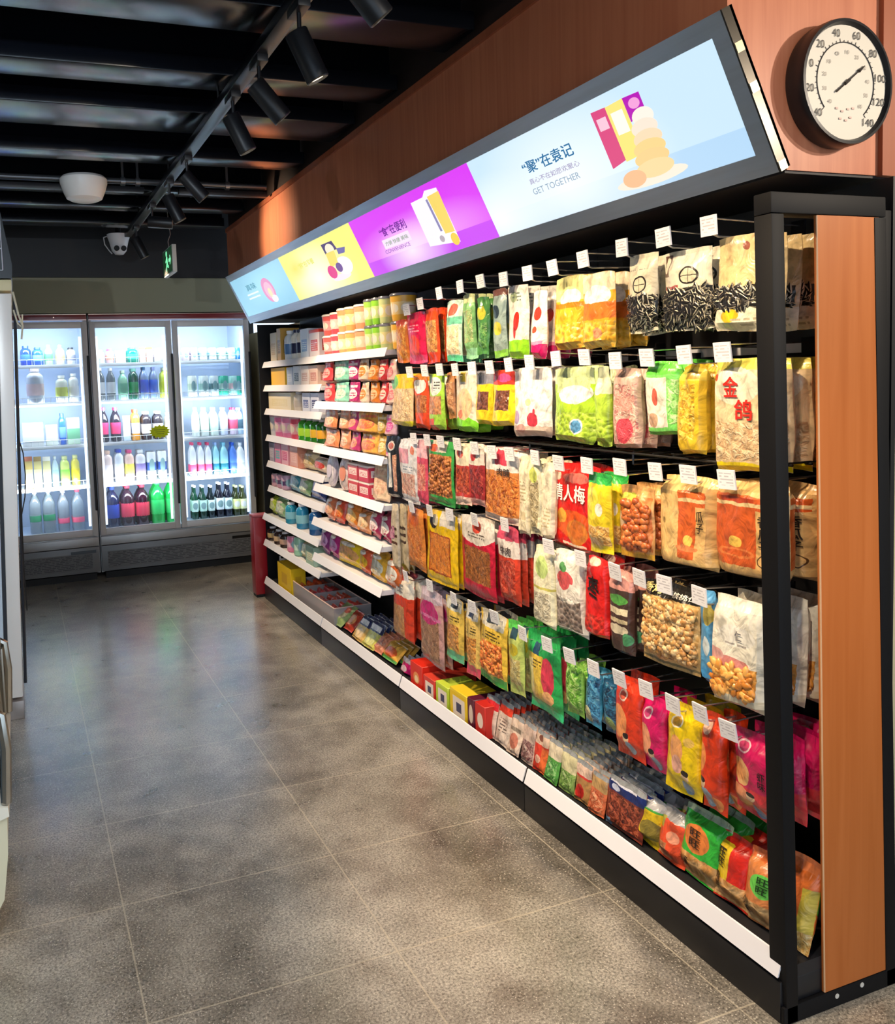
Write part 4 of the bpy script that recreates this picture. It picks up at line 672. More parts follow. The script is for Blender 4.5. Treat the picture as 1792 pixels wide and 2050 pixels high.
def add_bags():
    for bi, (row, l, r, t, b, st, th, nc, dx, base, layers, d, texts) in enumerate(BAGS):
        X = 1.578 + dx + th/2
        pm_ = (t+b)/2; yl, yr = onx(l, pm_, X).y, onx(r, pm_, X).y
        zt = onx((l+r)/2, t, X).z; zb = onx((l+r)/2, b, X).z
        w, h = yl-yr, zt-zb
        rnd = random.Random(bi*13+5)
        o = thing('snack_bag', (X, (yl+yr)/2, zb), d + ', ' + ROWS[row], 'snack bag', ROWG[row], rz=rnd.uniform(-.05, .05), ry=rnd.uniform(-.012, .02))
        m = art(base, layers, w, h)
        PP = Pouch(w, h, th, st, bi); PP.make(o, m, texts)
        for key, (rc, n, sz, mats, kd) in LOOSE.items():
            if d.startswith(key): PP.scatter(o, rc, n, sz, mats, kd, bi)
        step = max(.02, th*1.0+.004)
        for k in range(nc):
            xx = X+step*(k+1)
            if xx+th/2 > 1.835: break
            c = copy_tree(o); c.location = (xx, (yl+yr)/2+rnd.uniform(-.006, .006), zb+rnd.uniform(-.006, .004)); c.rotation_euler = (0, rnd.uniform(-.01, .02), rnd.uniform(-.05, .05))
            c['label'] = '%s, %s behind front' % (d, ORD[k])
add_bags()

# ------------------------------------------------------------------ hooks with price tags
TAGS = [[(1419, 452), (1328, 475), (1245, 496), (1167, 519), (1106, 536), (1056, 547), (1008, 559), (962, 563), (921, 574), (879, 587), (841, 608), (814, 620)],
 [(1447, 705), (1370, 710), (1295, 716), (1232, 722), (1170, 715), (1113, 718), (1060, 725), (1018, 730), (980, 735), (945, 737), (911, 740), (880, 740), (850, 742), (820, 745)],
 [(1455, 960), (1378, 950), (1312, 944), (1241, 935), (1175, 932), (1118, 927), (1071, 916), (1020, 909), (985, 905), (950, 897), (915, 889), (882, 884), (855, 881), (828, 878)],
 [(1400, 1193), (1330, 1170), (1280, 1157), (1231, 1144), (1162, 1118), (1098, 1094), (1010, 1050), (950, 1040), (900, 1030), (860, 1022), (824, 1015)],
 [(1458, 1462), (1402, 1428), (1347, 1410), (1293, 1380), (1240, 1358), (1188, 1338), (1140, 1313), (1095, 1290), (1046, 1268), (990, 1235), (945, 1215), (908, 1198), (860, 1172), (812, 1153)]]
tagm = art('#efedf0', [('marks', .1, .2, .9, .85, '#c4c0c6')], .05, .045, .4, .1, 0, 0)
def make_hook():
    h = thing('peg_hook', (0, 0, 0), '', 'shelf hook')
    MB().tube([(.272, 0, -.022), (.03, 0, -.024), (.012, 0, -.018), (.008, 0, -.006)], .0026, 6).build('bag_arm', WIRE, h)
    MB().tube([(.272, 0, .012), (.01, 0, .018), (.002, 0, .020)], .002, 6).build('tag_arm', WIRE, h)
    MB().box(.270, .276, -.02, .02, -.035, .025, .002).build('back_plate', BLACK, h)
    mb = MB(); uvl = mb.bm.loops.layers.uv.verify(); mb.box(-.002, .002, -.025, .025, -.0235, .0235)
    for f in mb.bm.faces:
        for lp in f.loops: lp[uvl].uv = (.5-lp.vert.co.y/.05, .5+lp.vert.co.z/.047)
    p = mb.build('price_tag', tagm, h, False); p.rotation_euler = (0, -.12, 0)
    return h
h0 = make_hook(); first = True
for ri, L in enumerate(TAGS):
    n = len(L)
    for k, (px, py) in enumerate(L):
        p = onx(px, py, 1.566); h = h0 if first else copy_tree(h0); first = False
        h.location = p; rr = random.Random(ri*50+k); h.rotation_euler = (rr.uniform(-.04, .04), rr.uniform(-.05, .05), rr.uniform(-.10, .06))
        h['label'] = 'wire hook with white price tag, %s from the near post, %s' % (ORD[k], ROWS[ri]); h['group'] = 'price tag hooks of the '+ROWS[ri]
# ------------------------------------------------------------------ goods standing on shelves
def uvbox(mb, x0, x1, y0, y1, z0, z1, bev=.0015):
    """box whose aisle face carries uv 0..1 (u left to right seen from the aisle)"""
    n0 = len(mb.bm.verts); mb.box(x0, x1, y0, y1, z0, z1, bev, None, 1); uvl = mb.bm.loops.layers.uv.verify()
    for f in mb.bm.faces:
        nx = abs(f.normal.x) if f.normal.length else 0
        for lp in f.loops:
            c = lp.vert.co; u = (y1-c.y)/(y1-y0) if abs(f.normal.y) < .9 else (c.x-x0)/(x1-x0)
            lp[uvl].uv = (u, (c.z-z0)/(z1-z0) if abs(f.normal.z) < .9 else .96)
    return mb
def carton(X, y0, y1, z0, z1, dep, base, layers, label, grp, name='carton', cat='box', rz=0, flap=None):
    o = thing(name, (X+dep/2, (y0+y1)/2, z0+.0015), label, cat, grp, rz=rz); w = y1-y0
    mb = MB(); mb.bm.normal_update() if False else None
    m = MB(); m.box(-dep/2, dep/2, -w/2, w/2, 0, z1-z0, .0018, None, 1); m.bm.normal_update(); uvl = m.bm.loops.layers.uv.verify()
    for f in m.bm.faces:
        for lp in f.loops:
            c = lp.vert.co
            u = .5-c.y/w if abs(f.normal.y) < .7 else .5+c.x/dep
            lp[uvl].uv = (u, c.z/(z1-z0)) if abs(f.normal.z) < .7 else (.5-c.y/w, .97)
    m.build('carton', art(base, layers, w, z1-z0, .42, .15, 0, .05), o)
    if flap: MB().box(-dep/2-.0008, dep/2+.0008, -w/2-.0008, w/2+.0008, (z1-z0)*.9, (z1-z0)+.002, .0015).build('lid', pm(flap, .4), o)
    return o
def cup(X, yc, z0, h, r, c, band, lid, label, grp, name='snack_cup', cat='cup', clear=False):
    o = thing(name, (X, yc, z0+.0015), label, cat, grp)
    MB().lathe([(r*.80, 0), (r*.84, .004), (r*.98, h*.9), (r*.98, h*.92)], 18).build('cup_body', art(c, [('rect', -1, .25, 2, .75, band), ('ell', .5, .5, .22, .2, '#f3e6d0'), ('ell', 0, .5, .22, .2, '#f3e6d0'), ('ell', 1, .5, .22, .2, '#f3e6d0')], .2, h, .4, .2, .02, .03), o)
    MB().lathe([(r, h*.9), (r*1.03, h*.905), (r*1.03, h*.94), (r*.96, h), (0, h)], 18).build('lid', pm(lid, .25, coat=.3, alpha=1), o)
    return o
BSH = {'water': [(.0, 0), (.94, 0), (1, .03), (1, .60), (.95, .70), (.5, .84), (.33, .87), (.33, .93)], 'beer': [(0, 0), (.95, 0), (1, .02), (1, .56), (.9, .64), (.45, .76), (.38, .80), (.36, .95)],
       'wide': [(0, 0), (.95, 0), (1, .03), (1, .72), (.9, .80), (.55, .87), (.5, .88), (.5, .92)], 'cola': [(0, 0), (.9, 0), (1, .05), (.9, .30), (1, .5), (.98, .62), (.8, .74), (.4, .86), (.34, .88), (.34, .93)]}
def bottle(loc, r, h, sh, c, capc, labc, label, grp, cat='bottle', name='drink_bottle', lab=(.22, .56), clear=False, mark=None):
    o = thing(name, (loc[0], loc[1], loc[2]+.0015), label, cat, grp); P = BSH[sh]
    body = pm(c, .12, trans=.75 if clear else 0, coat=.4)
    MB().lathe([(a*r, b*h) for a, b in P]+[(0, P[-1][1]*h)], 18).build('bottle', body, o)
    rc = P[-1][0]*r*1.18; MB().lathe([(0, P[-1][1]*h-.004), (rc, P[-1][1]*h-.004), (rc, h), (rc*.9, h), (0, h)], 14).build('cap', pm(capc, .35), o)
    if labc:
        rr = lambda v: next((a0+(a1-a0)*(v-b0)/(b1-b0) for (a0, b0), (a1, b1) in zip(P, P[1:]) if b0 <= v <= b1 and b1 > b0), 1)*r+.0012
        vs = [lab[0]+(lab[1]-lab[0])*i/5 for i in range(6)]
        MB().lathe([(rr(v)-.001, v*h) if i in (0, 5) else (rr(v), v*h) for i, v in enumerate(vs)], 20).build('label', art(labc, [('ell', .5, .5, .25, .3, mark)] if mark else [], .15, h*.35, .4, .1, 0, 0), o)
    return o
def can(loc, r, h, c, band, label, grp):
    o = thing('drink_can', (loc[0], loc[1], loc[2]+.0015), label, 'can', grp)
    MB().lathe([(r*.78, 0), (r, .008), (r, h-.012), (r*.86, h-.003)], 18).build('can_body', art(c, [('rect', -1, .32, 2, .62, band), ('ell', .5, .5, .2, .26, '#8fb4b8')], .15, h, .3, .3, 0, 0), o)
    MB().lathe([(r*.86, h-.003), (r*.88, h), (r*.8, h-.003), (0, h-.004)], 18).build('can_lid', pm('#c9cdd2', .3, .8), o); return o
def ysp(l, r, py, X): return onx(r, py, X).y, onx(l, py, X).y

# --- third unit: cups, pouches, boxes, bread. rows: (left, right, top px, lower-tier top px or None, kind, colour, colour2, words)
G3 = ['cups and jars on the top shelf of the third unit', 'pouches on the second shelf of the third unit', 'pouches on the third shelf of the third unit', 'packs on the fourth shelf of the third unit', 'bread bags on the fifth shelf of the third unit', 'snack bags on the sixth shelf of the third unit']
I3 = [
 [(640, 655, 632, 668, 'cup', '#e0605c', '#f0a0a0', 'red noodle cup, leftmost'), (655, 670, 628, 666, 'cup', '#d84c58', '#f2c0b8', 'red noodle cup beside the leftmost'), (670, 684, 620, 662, 'cup', '#ec9c68', '#f4dca8', 'peach cup left of the orange cups'), (684, 699, 617, 660, 'cup', '#f0a860', '#f6e09c', 'orange cup in the middle of the cups'), (700, 722, 612, 656, 'cup', '#eda074', '#f4d8b8', 'salmon cup left of the green jars'),
  (723, 737, 602, 653, 'jar', '#9fd24c', '#d8e49c', 'green jar with grey lid, left one'), (738, 752, 599, 651, 'jar', '#8fcf34', '#cfe08c', 'green jar with grey lid, middle one'), (753, 767, 596, 649, 'jar', '#c4cc88', '#e8d890', 'pale green jar with grey lid, right one'), (768, 800, 590, 648, 'jar', '#eeb03c', '#f4d088', 'wide amber jar by the hanging bags')],
 [(640, 659, 725, 765, 'pouch', '#d83c44', '#f0a098', 'red pouch at the left end'), (661, 688, 722, 763, 'pouch', '#86cdb4', '#e8d8c8', 'mint green pouch'), (690, 708, 721, 763, 'pouch', '#b42c70', '#f0e0dc', 'magenta pouch with pale side'), (711, 729, 722, 764, 'pouch', '#f0dcc0', '#d88a3c', 'cream pouch with amber wedge'), (730, 748, 722, 764, 'pouch', '#e0822c', '#f0c898', 'orange pouch'), (751, 767, 722, 765, 'pouch', '#d8383c', '#f4d8c8', 'red pouch right of the orange one'), (768, 785, 722, 766, 'pouch', '#ecc8b8', '#d87880', 'pale pink pouch at the right end')],
 [(640, 670, 821, 862, 'pouch', '#e08a5c', '#f0c8a0', 'apricot pouch'), (673, 691, 822, 864, 'pouch', '#ea9c74', '#f0d0b0', 'peach pouch'), (692, 711, 824, 866, 'pouch', '#c8407c', '#f0a878', 'magenta and peach pouch'), (713, 747, 826, 868, 'pouch', '#eeb450', '#e87850', 'amber pouch'), (748, 764, 830, 872, 'pouch', '#c89838', '#f0d8a8', 'gold pouch'), (765, 781, 832, 874, 'pouch', '#e8b4c0', '#d858a0', 'pink pouch at the right end')],
 [(646, 665, 908, None, 'oval', '#e8e0e6', '#cfc4d4', 'white oval pack'), (669, 695, 912, None, 'oval', '#ecd8d4', '#e08868', 'pinkish oval pack'), (697, 717, 926, 957, 'box', '#d0444c', '#f4e0d8', 'red and white box, left stack'), (718, 739, 931, 962, 'box', '#c83450', '#f4e0d8', 'red and white box, right stack'), (740, 766, 930, None, 'pouch', '#eccdaa', '#e8b898', 'plain cream pouch at the right end')],
 [(640, 658, 994, None, 'bag', '#e0784c', '#f0b890', 'salmon bread bag at the left end'), (659, 675, 1000, None, 'bag', '#dc4424', '#f09048', 'red bread bag'), (676, 703, 1004, None, 'bag', '#e8862c', '#f4c070', 'large orange bread bag'), (705, 726, 1026, None, 'bag', '#ec9c60', '#f4d0a0', 'peach bread bag'), (728, 746, 1024, None, 'bag', '#b42858', '#f0d8d0', 'crimson and white bread bag'), (747, 766, 1030, None, 'bag', '#a83058', '#f0e4d8', 'wine red and cream bread bag'), (767, 784, 1040, None, 'bag', '#6c1a44', '#c8889c', 'dark purple bread bag at the right end')],
 [(628, 645, 1052, None, 'bag', '#8c2c7c', '#d8a0d0', 'purple snack bag at the left end'), (646, 664, 1066, None, 'bag', '#b8147c', '#c890c0', 'magenta snack bag'), (666, 704, 1082, None, 'bag', '#f0d018', '#f0b070', 'large yellow snack bag'), (705, 725, 1098, None, 'bag', '#e0582c', '#f0c030', 'orange red snack bag'), (727, 755, 1106, None, 'bag', '#eeb428', '#e8e4d0', 'amber snack bag with pale patch'), (758, 783, 1118, None, 'bag', '#d86828', '#f0e8d8', 'orange snack bag with white patch at the right end')],
]
def shelf_item(X, l, r, z0, z1, py, kind, c, c2, label, grp, seed, up=None):
    y0, y1 = ysp(l, r, py, X); w = (y1-y0); h = z1-z0; yc = (y0+y1)/2
    if kind in ('cup', 'jar'):
        rad = min(w*.49, h*.62, .062)
        return cup(X+rad, yc, z0, h, rad, c, c2, '#e8dcd0' if kind == 'cup' else '#6c6c74', label, grp, 'snack_cup' if kind == 'cup' else 'food_jar', 'cup' if kind == 'cup' else 'jar')
    if kind == 'box': return carton(X, y0+.003, y1-.003, z0, z1, .14, c, [('rect', .1, .30, .9, .72, c2), ('marks', .15, .35, .85, .65, c), ('rect', 0, .9, 1, 1, c2)], label, grp)
    if kind == 'oval':
        o = thing('oval_pack', (X+.03, yc, z0+.004), label, 'snack pack', grp, ry=.08)
        M = Matrix.Translation((0, 0, h/2)) @ Matrix.Diagonal((1, w*.5, h*.5, 1)) @ Matrix.Rotation(-PI/2, 4, 'Y')
        MB().lathe([(0, -.004), (.9, -.004), (1, 0), (.97, .012), (.7, .022), (0, .028)], 28, M).build('pack', art(c, [('ell', .5, .5, .3, .3, c2)], w, h), o)
        MB().lathe([(0, .0285), (.45, .0275), (.45, .026), (0, .0265)], 20, M).build('printed_label', pm(c2, .4), o); return o
    tall = kind == 'pouch'; th = .05 if tall else .075
    o = thing('snack_pouch' if tall else 'snack_bag', (X+th/2+.005, yc, z0+.002+(.003 if tall else .010)), label, 'snack bag', grp, rz=random.Random(seed).uniform(-.12, .12), ry=.04 if tall else .22)
    lay = [('ell', .5, .42, .38, .24, c2), ('rect', .15, .72, .85, .84, c2), ('marks', .2, .3, .8, .55, c)] if tall else [('ell', .5, .40, .42, .26, c2), ('win', .15, .18, .85, .42, 'shred', c, c2, c2), ('ell', .5, .75, .3, .08, '#f2e8dc')]
    Pouch(w*(1.0 if tall else 1.06), h*(1 if tall else 1.03), th, 'doy' if tall else 'pillow', seed).make(o, art(c, lay, w, h)); return o
for si, rowi in enumerate(I3):
    z, xf = SHELF3[si]; X = xf+.025
    for k, (l, r, t, t2, kind, c, c2, wds) in enumerate(rowi):
        zt = min(onx((l+r)/2, t, X+.02).z, SHELF3[si-1][0]-.034 if si else 9); suffix = ', %s shelf, third unit' % ORD[si]
        if t2 is None: shelf_item(X, l, r, z, zt, t+30, kind, c, c2, wds+suffix, G3[si], si*40+k)
        else:
            zm = onx((l+r)/2, t2, X+.02).z - .004; hh = (zt-z)/2
            shelf_item(X, l, r, z, z+hh-.002, t+50, kind, c, c2, wds+', lower tier'+suffix, G3[si], si*40+k)
            if kind in ('pouch',):
                shelf_item(X, l, r, z+hh, zt, t+50, kind, c, c2, wds+', upper tier'+suffix, G3[si], si*40+k+20)
            else: shelf_item(X, l, r, z+hh, zt, t+50, kind, c, c2, wds+', upper tier'+suffix, G3[si], si*40+k+20)

# --- farthest unit
I4 = [
 [(541, 553, 668, 'box', '#ead9b8', '#d8b888', 'cream carton at the left end'), (554, 562, 659, 'box', '#c89a48', '#8a6a30', 'gold carton'), (564, 576, 664, 'bottle', '#dfe3ea', '#5a80b0', 'white bottle with blue foot'), (578, 588, 662, 'bottle', '#efe8e0', '#22284c', 'white bottle with navy cap, left one'), (589, 599, 660, 'bottle', '#f0e6d8', '#22284c', 'white bottle with navy cap, right one'), (601, 617, 660, 'box', '#e4e6f0', '#8098d0', 'white and blue carton'), (619, 639, 662, 'box', '#ecdcdc', '#cf4434', 'white carton with red top')],
 [(543, 571, 737, 'box', '#f0bc28', '#f4d058', 'plain yellow box'), (574, 586, 736, 'box', '#c0cce0', '#e4e8f0', 'pale blue carton'), (587, 600, 733, 'box', '#e0e4e6', '#245060', 'white carton with dark teal wedge'), (602, 618, 733, 'box', '#f0e0d8', '#d8b0a0', 'white carton with small dark dot'), (619, 636, 732, 'box', '#ecc8b4', '#cc8470', 'pinkish carton')],
 [(538, 583, 786, 'box', '#efe0bc', '#e6d4a0', 'wide cream box'), (585, 592, 779, 'bottle', '#f0e2d0', '#d8c8b8', 'slim cream bottle'), (605, 620, 787, 'box', '#dce0f0', '#5060a0', 'white and blue box, left one'), (622, 638, 787, 'box', '#d8dcf0', '#283870', 'white and blue box, right one')],
 [(535, 543, 826, 'tub', '#d8d8dc', '#c8c8d0', 'pale grey tub'), (544, 557, 827, 'tub', '#ec7cac', '#f4b8d0', 'pink tub, left one'), (558, 571, 828, 'tub', '#ee88b4', '#f4c0d4', 'pink tub, right one'), (574, 590, 834, 'tub', '#e0506c', '#f0a8b0', 'rose red tub'), (592, 603, 833, 'bottle', '#3a9a2c', '#b0e040', 'green bottle with lime label, left one'), (604, 615, 832, 'bottle', '#349028', '#a8dc3c', 'green bottle with lime label, middle one'), (616, 627, 832, 'bottle', '#2c7c24', '#e8b838', 'green bottle with amber label, right one'), (628, 640, 834, 'bottle', '#1c5c24', '#e8a830', 'dark green bottle')],
 [(538, 549, 885, 'box', '#b8b0c4', '#d8d0dc', 'lilac grey carton'), (550, 562, 887, 'box', '#e880a4', '#68b0b0', 'pink and teal carton'), (563, 577, 888, 'box', '#f0a8b4', '#d8406c', 'pink carton'), (580, 596, 889, 'box', '#dc947c', '#e8b098', 'salmon box'), (598, 618, 906, 'bag', '#eedcb0', '#e0c080', 'cream snack bag'), (620, 644, 920, 'bag', '#f0dcc4', '#d04028', 'cream snack bag with red print')],
 [(540, 549, 946, 'can', '#d8a8b4', '#8c6884', 'pinkish can, left one'), (550, 559, 948, 'can', '#d09cb0', '#604868', 'pinkish can, middle one'), (560, 569, 950, 'can', '#cca4bc', '#54406c', 'pinkish can, right one'), (570, 589, 945, 'bag', '#5cb0c8', '#c8e4ec', 'turquoise pack'), (590, 610, 955, 'bag', '#a8d094', '#e8f0d8', 'light green pack'), (612, 638, 950, 'bag', '#2c4898', '#7088c8', 'royal blue pack')],
 [(530, 542, 995, 'bag', '#c8dc48', '#e8f0a8', 'lime bag at the left end'), (542, 559, 1000, 'bag', '#a0cc90', '#e8eccc', 'pale green bag'), (562, 582, 1004, 'bottle', '#2890b0', '#88c8d8', 'teal bottle, left one'), (584, 603, 1006, 'bottle', '#2c88b4', '#90ccd8', 'teal bottle, middle one'), (606, 632, 1008, 'bottle', '#1c5490', '#4880b0', 'deep blue bottle')],
 [(531, 542, 1052, 'bottle', '#2c1c1c', '#c8a870', 'dark sauce bottle at the left end'), (544, 554, 1058, 'bottle', '#382420', '#d8b890', 'dark sauce bottle with tan label'), (556, 566, 1063, 'bottle', '#30201c', '#d0a890', 'dark sauce bottle beside the pink can'), (569, 582, 1070, 'can', '#e488a8', '#f0b8c8', 'pink can'), (584, 594, 1072, 'can', '#a0d0b4', '#d8ecd8', 'mint green can'), (596, 610, 1086, 'bag', '#e0dc9c', '#f0f0d0', 'pale yellow pack'), (612, 628, 1090, 'box', '#a8c8b4', '#e8e4c4', 'mint and cream carton')],
]
for si, rowi in enumerate(I4):
    z, xf = SHELF4[si]; X = xf+.025; g = 'goods on the %s shelf of the farthest unit' % ORD[si]
    for k, (l, r, t, kind, c, c2, wds) in enumerate(rowi):
        lab = '%s, %s shelf, farthest unit' % (wds, ORD[si]); y0, y1 = ysp(l, r, t+25, X); zt = onx((l+r)/2, t, X+.02).z; h = max(.05, min(zt-z, .25, SHELF4[si-1][0]-.036-z if si else 9)); yc = (y0+y1)/2
        rad = min((y1-y0)*.48, .04)
        if kind == 'bottle': bottle((X+rad, yc, z), rad, h, 'wide', c, c2 if 'cap' in wds else '#e8e8ec', c2, lab, g)
        elif kind == 'can': can((X+rad, yc, z), rad, h, c, c2, lab, g)
        elif kind == 'tub': cup(X+rad*1.3, yc, z, h, min((y1-y0)*.48, .055), c, c2, '#f0c8d8', lab, g, 'snack_tub', 'tub')
        elif kind == 'box': carton(X, y0+.003, y1-.003, z, z+h, .13, c, [('rect', .15, .25, .85, .65, c2), ('marks', .2, .3, .8, .6, c)] if 'plain' not in wds else [], lab, g, flap='#cf4434' if 'red top' in wds else None)
        else: shelf_item(X, l, r, z, z+h, t+25, 'bag', c, c2, lab, g, 900+si*20+k)

# ------------------------------------------------------------------ bottom shelf of the four units
ZB = .130; XBB = 1.575
GB = 'boxes and packs on the bottom shelf'
def bx(l, r, tpx, base, layers, label, dep=.16, z0=ZB, X=XBB, **k):
    y0, y1 = ysp(l, r, tpx+35, X); zt = onx((l+r)/2, tpx, X).z
    return carton(X, y0+.002, y1-.002, z0, max(zt, z0+.05), dep, base, layers, label, GB, **k)
bx(557, 583, 1133, '#eec414', [('rect', .3, .3, .7, .7, '#d8a818')], 'yellow carton at the far end of the bottom shelf', .10)
BOXL = lambda c: [('rect', .18, .12, .88, .78, '#ecdccc'), ('rect', .38, .28, .68, .60, '#3c3c5c'), ('rect', 0, .9, 1, 1, c)]
bx(822, 846, 1330, '#d82a18', [('ell', .5, .45, .25, .22, '#e89050'), ('ell', .5, .4, .14, .14, '#f0d0a0')], 'red carton with pale tear-open top on the bottom shelf', .20, flap=None)
bx(848, 871, 1358, '#d83428', BOXL('#d04030'), 'red carton with white picture panel on the bottom shelf', .2)
bx(873, 898, 1372, '#b8d034', BOXL('#c8dc48'), 'lime carton with white picture panel on the bottom shelf', .14)
bx(901, 935, 1386, '#ecc418', BOXL('#f0d030'), 'yellow carton with white picture panel on the bottom shelf', .14)
bx(936, 950, 1400, '#5c1830', [('ell', .5, .5, .3, .3, '#e0c8b8')], 'dark maroon carton on the bottom shelf', .14)
bx(951, 972, 1412, '#cc2c24', [('ell', .5, .5, .28, .24, '#f0d8c8')], 'red carton with round white badge on the bottom shelf', .14)
bx(912, 926, 1352, '#4a2458', [('marks', .1, .1, .9, .9, '#8858a0')], 'purple carton behind the yellow one on the bottom shelf', .08, ZB, XBB+.17)
def lean(l, r, tpx, bpx, st, th, base, layers, label, X=XBB+.02, ry=.28, nb=0, step=.03, name='snack_bag', texts=(), grp=GB, z0=ZB):
    pmy = (tpx+bpx)/2; h = .15
    for _ in range(4): zt = onx((l+r)/2, tpx, X+th*.5+h*math.sin(ry)).z; h = max(.06, (zt-z0)/math.cos(ry))
    Xm = X+th*.5+h*math.sin(ry)*.5; yl, yr = onx(l, pmy, Xm).y, onx(r, pmy, Xm).y; w = yl-yr
    o = thing(name, (X+th/2, (yl+yr)/2, z0+.003+th*.25*math.sin(ry)), label, 'snack bag', grp, ry=ry); Pouch(w, h, th, st, hash(label) % 997 if False else len(label)*7+int(l)).make(o, art(base, layers, w, h), texts)
    for k in range(nb):
        xx = X+th/2+step*(k+1)
        if xx > 1.80: break
        c = copy_tree(o); c.location = (xx, (yl+yr)/2+.006*math.sin(k*2.3+l), o.location.z); c.rotation_euler = (0, ry+.02*math.sin(k*1.7), .06*math.sin(k+l)); c['label'] = label.replace(' on the bottom shelf', '')+', %s in its file' % ORD[k+1]
    return o
# clear compartment crate with red packs
c0, c1 = ysp(588, 672, 1205, 1.60)
crate = thing('display_crate', (1.70, (c0+c1)/2, ZB), 'clear plastic compartment crate of red packs on the bottom shelf', 'crate'); L_ = c1-c0
cm_ = pm('#cfc9cc', .25, trans=.35, alpha=.75)
MB().box(-.11, .11, -L_/2, L_/2, 0, .004).box(-.112, -.108, -L_/2, L_/2, 0, .10).box(.108, .112, -L_/2, L_/2, 0, .10).box(-.11, .11, -L_/2-.002, -L_/2+.002, 0, .10).box(-.11, .11, L_/2-.002, L_/2+.002, 0, .10).build('bin', cm_, crate)
for q in (-1, 0, 1): MB().box(-.107, .107, q*L_/4-.0015, q*L_/4+.0015, .004, .095).build('divider', cm_, crate)
MB().tube([(-.11, -L_/2, .10), (-.11, L_/2, .10), (.11, L_/2, .10), (.11, -L_/2, .10), (-.11, -L_/2, .10)], .0035, 6).build('rim', pm('#e8c4b8', .3), crate)
n = 0
for q in range(4):
    for j in range(4):
        y = c0+L_*(q+.5)/4; x = 1.62+.048*j
        o = thing('snack_pack', (x, y, ZB+.006), 'red pack, %s from the aisle in crate bin %s from the camera' % (ORD[j], ORD[q]), 'snack pack', 'red packs in the clear crate', ry=.25, rz=.05*((q+j) % 3-1))
        Pouch(L_/4*.72, .085+.006*((q*3+j) % 3), .022, 'flat', 300+q*4+j).make(o, art(['#d83c30', '#c8442c', '#cc2838', '#d8502c'][q], [('rect', .1, .35, .9, .65, '#f0c8b8')], .12, .09))
lean(702, 718, 1222, 1262, 'pillow', .04, '#c8442c', [('ell', .5, .5, .35, .25, '#e8a060')], 'red snack bag right of the clear crate', ry=.7)
lean(678, 700, 1216, 1254, 'pillow', .04, '#98b070', [('ell', .5, .5, .35, .25, '#e0d0a0'), ('ell', .7, .7, .2, .15, '#d86048')], 'pale green snack bag in front of the clear crate', X=XBB, ry=.9)
lean(718, 738, 1232, 1285, 'flat', .018, '#e4b868', [('rect', 0, .62, 1, 1, '#24305c'), ('rect', .15, .68, .85, .88, '#e8e4e4'), ('ell', .5, .3, .3, .2, '#f0d098')], 'amber pack with navy and white header on the bottom shelf, left one', ry=.55, nb=3)
lean(738, 762, 1242, 1298, 'flat', .018, '#d8d060', [('rect', 0, .62, 1, 1, '#24305c'), ('rect', .15, .68, .85, .88, '#e8e4e4'), ('ell', .5, .3, .3, .2, '#f0ec90')], 'lime pack with navy and white header on the bottom shelf, right one', ry=.55, nb=3)
lean(752, 778, 1268, 1306, 'pillow', .03, '#e08a68', [('win', .1, .2, .9, .8, 'shred', '#b8583c', '#e09070', '#f0b898')], 'salmon pack on the bottom shelf', ry=.7, nb=2)
lean(775, 806, 1290, 1326, 'pillow', .035, '#e8b048', [('ell', .5, .4, .35, .25, '#d86028'), ('rect', 0, 0, 1, .14, '#68b858')], 'amber pack with green foot on the bottom shelf', ry=.75, nb=2)
lean(806, 824, 1318, 1350, 'doy', .03, '#c0186c', [('rect', 0, .7, 1, 1, '#b8b0b8'), ('ell', .4, .3, .3, .2, '#e8c8d0')], 'magenta pack with clear top left of the red cartons', ry=.3, nb=3)
# files of thin packs between the cartons and the large bags
FILES = [(972, 996, 1392, 1478, '#e8cfc0', [('rect', 0, .7, 1, 1, '#d82c34'), ('rect', .2, .4, .8, .6, '#98a090'), ('ell', .5, .2, .3, .12, '#d8a860')], 'white pack with red top'),
 (997, 1022, 1402, 1496, '#ead6c6', [('rect', 0, .72, 1, 1, '#e8442c'), ('marks', .2, .3, .8, .6, '#786860')], 'cream pack with orange red top'),
 (1023, 1046, 1432, 1512, '#ead0bc', [('ell', .5, .35, .35, .2, '#d8846c'), ('rect', .1, .6, .9, .7, '#988878')], 'cream pack with salmon oval'),
 (1047, 1070, 1446, 1534, '#dcc0b0', [('win', .05, .1, .95, .55, 'shred', '#5c3438', '#a87c78', '#dcc4b8')], 'pale mottled pack'),
 (1071, 1096, 1462, 1556, '#e0402c', [('rect', 0, .66, 1, 1, '#e8c8b0'), ('ell', .5, .82, .16, .08, '#8a5040'), ('rect', .6, 0, 1, .62, '#ea7038'), ('ell', .4, .3, .2, .1, '#f0b8a0')], 'red and orange pack with cream top'),
 (1097, 1122, 1480, 1576, '#58a048', [('rect', 0, .56, 1, 1, '#e6d8bc'), ('win', .1, .05, .9, .5, 'shred', '#2c7c34', '#6cb45c', '#b8dca0')], 'green pack with cream top'),
 (1123, 1152, 1500, 1596, '#90b060', [('rect', 0, .5, 1, 1, '#dcd4a8'), ('win', .1, .05, .9, .5, 'shred', '#4c7c34', '#90b860', '#c8dca0')], 'olive green pack with cream top'),
 (1153, 1182, 1524, 1624, '#b88850', [('rect', 0, .62, 1, 1, '#e8c8b4'), ('rect', 0, .6, 1, .66, '#d83c34'), ('ell', .4, .25, .3, .18, '#c82c28')], 'tan pack with cream and red top'),
 (1183, 1214, 1548, 1648, '#d87048', [('rect', 0, .6, 1, 1, '#c8a068'), ('win', .1, .05, .9, .55, 'shred', '#a83c24', '#d87850', '#ecb088')], 'salmon pack with tan top')]
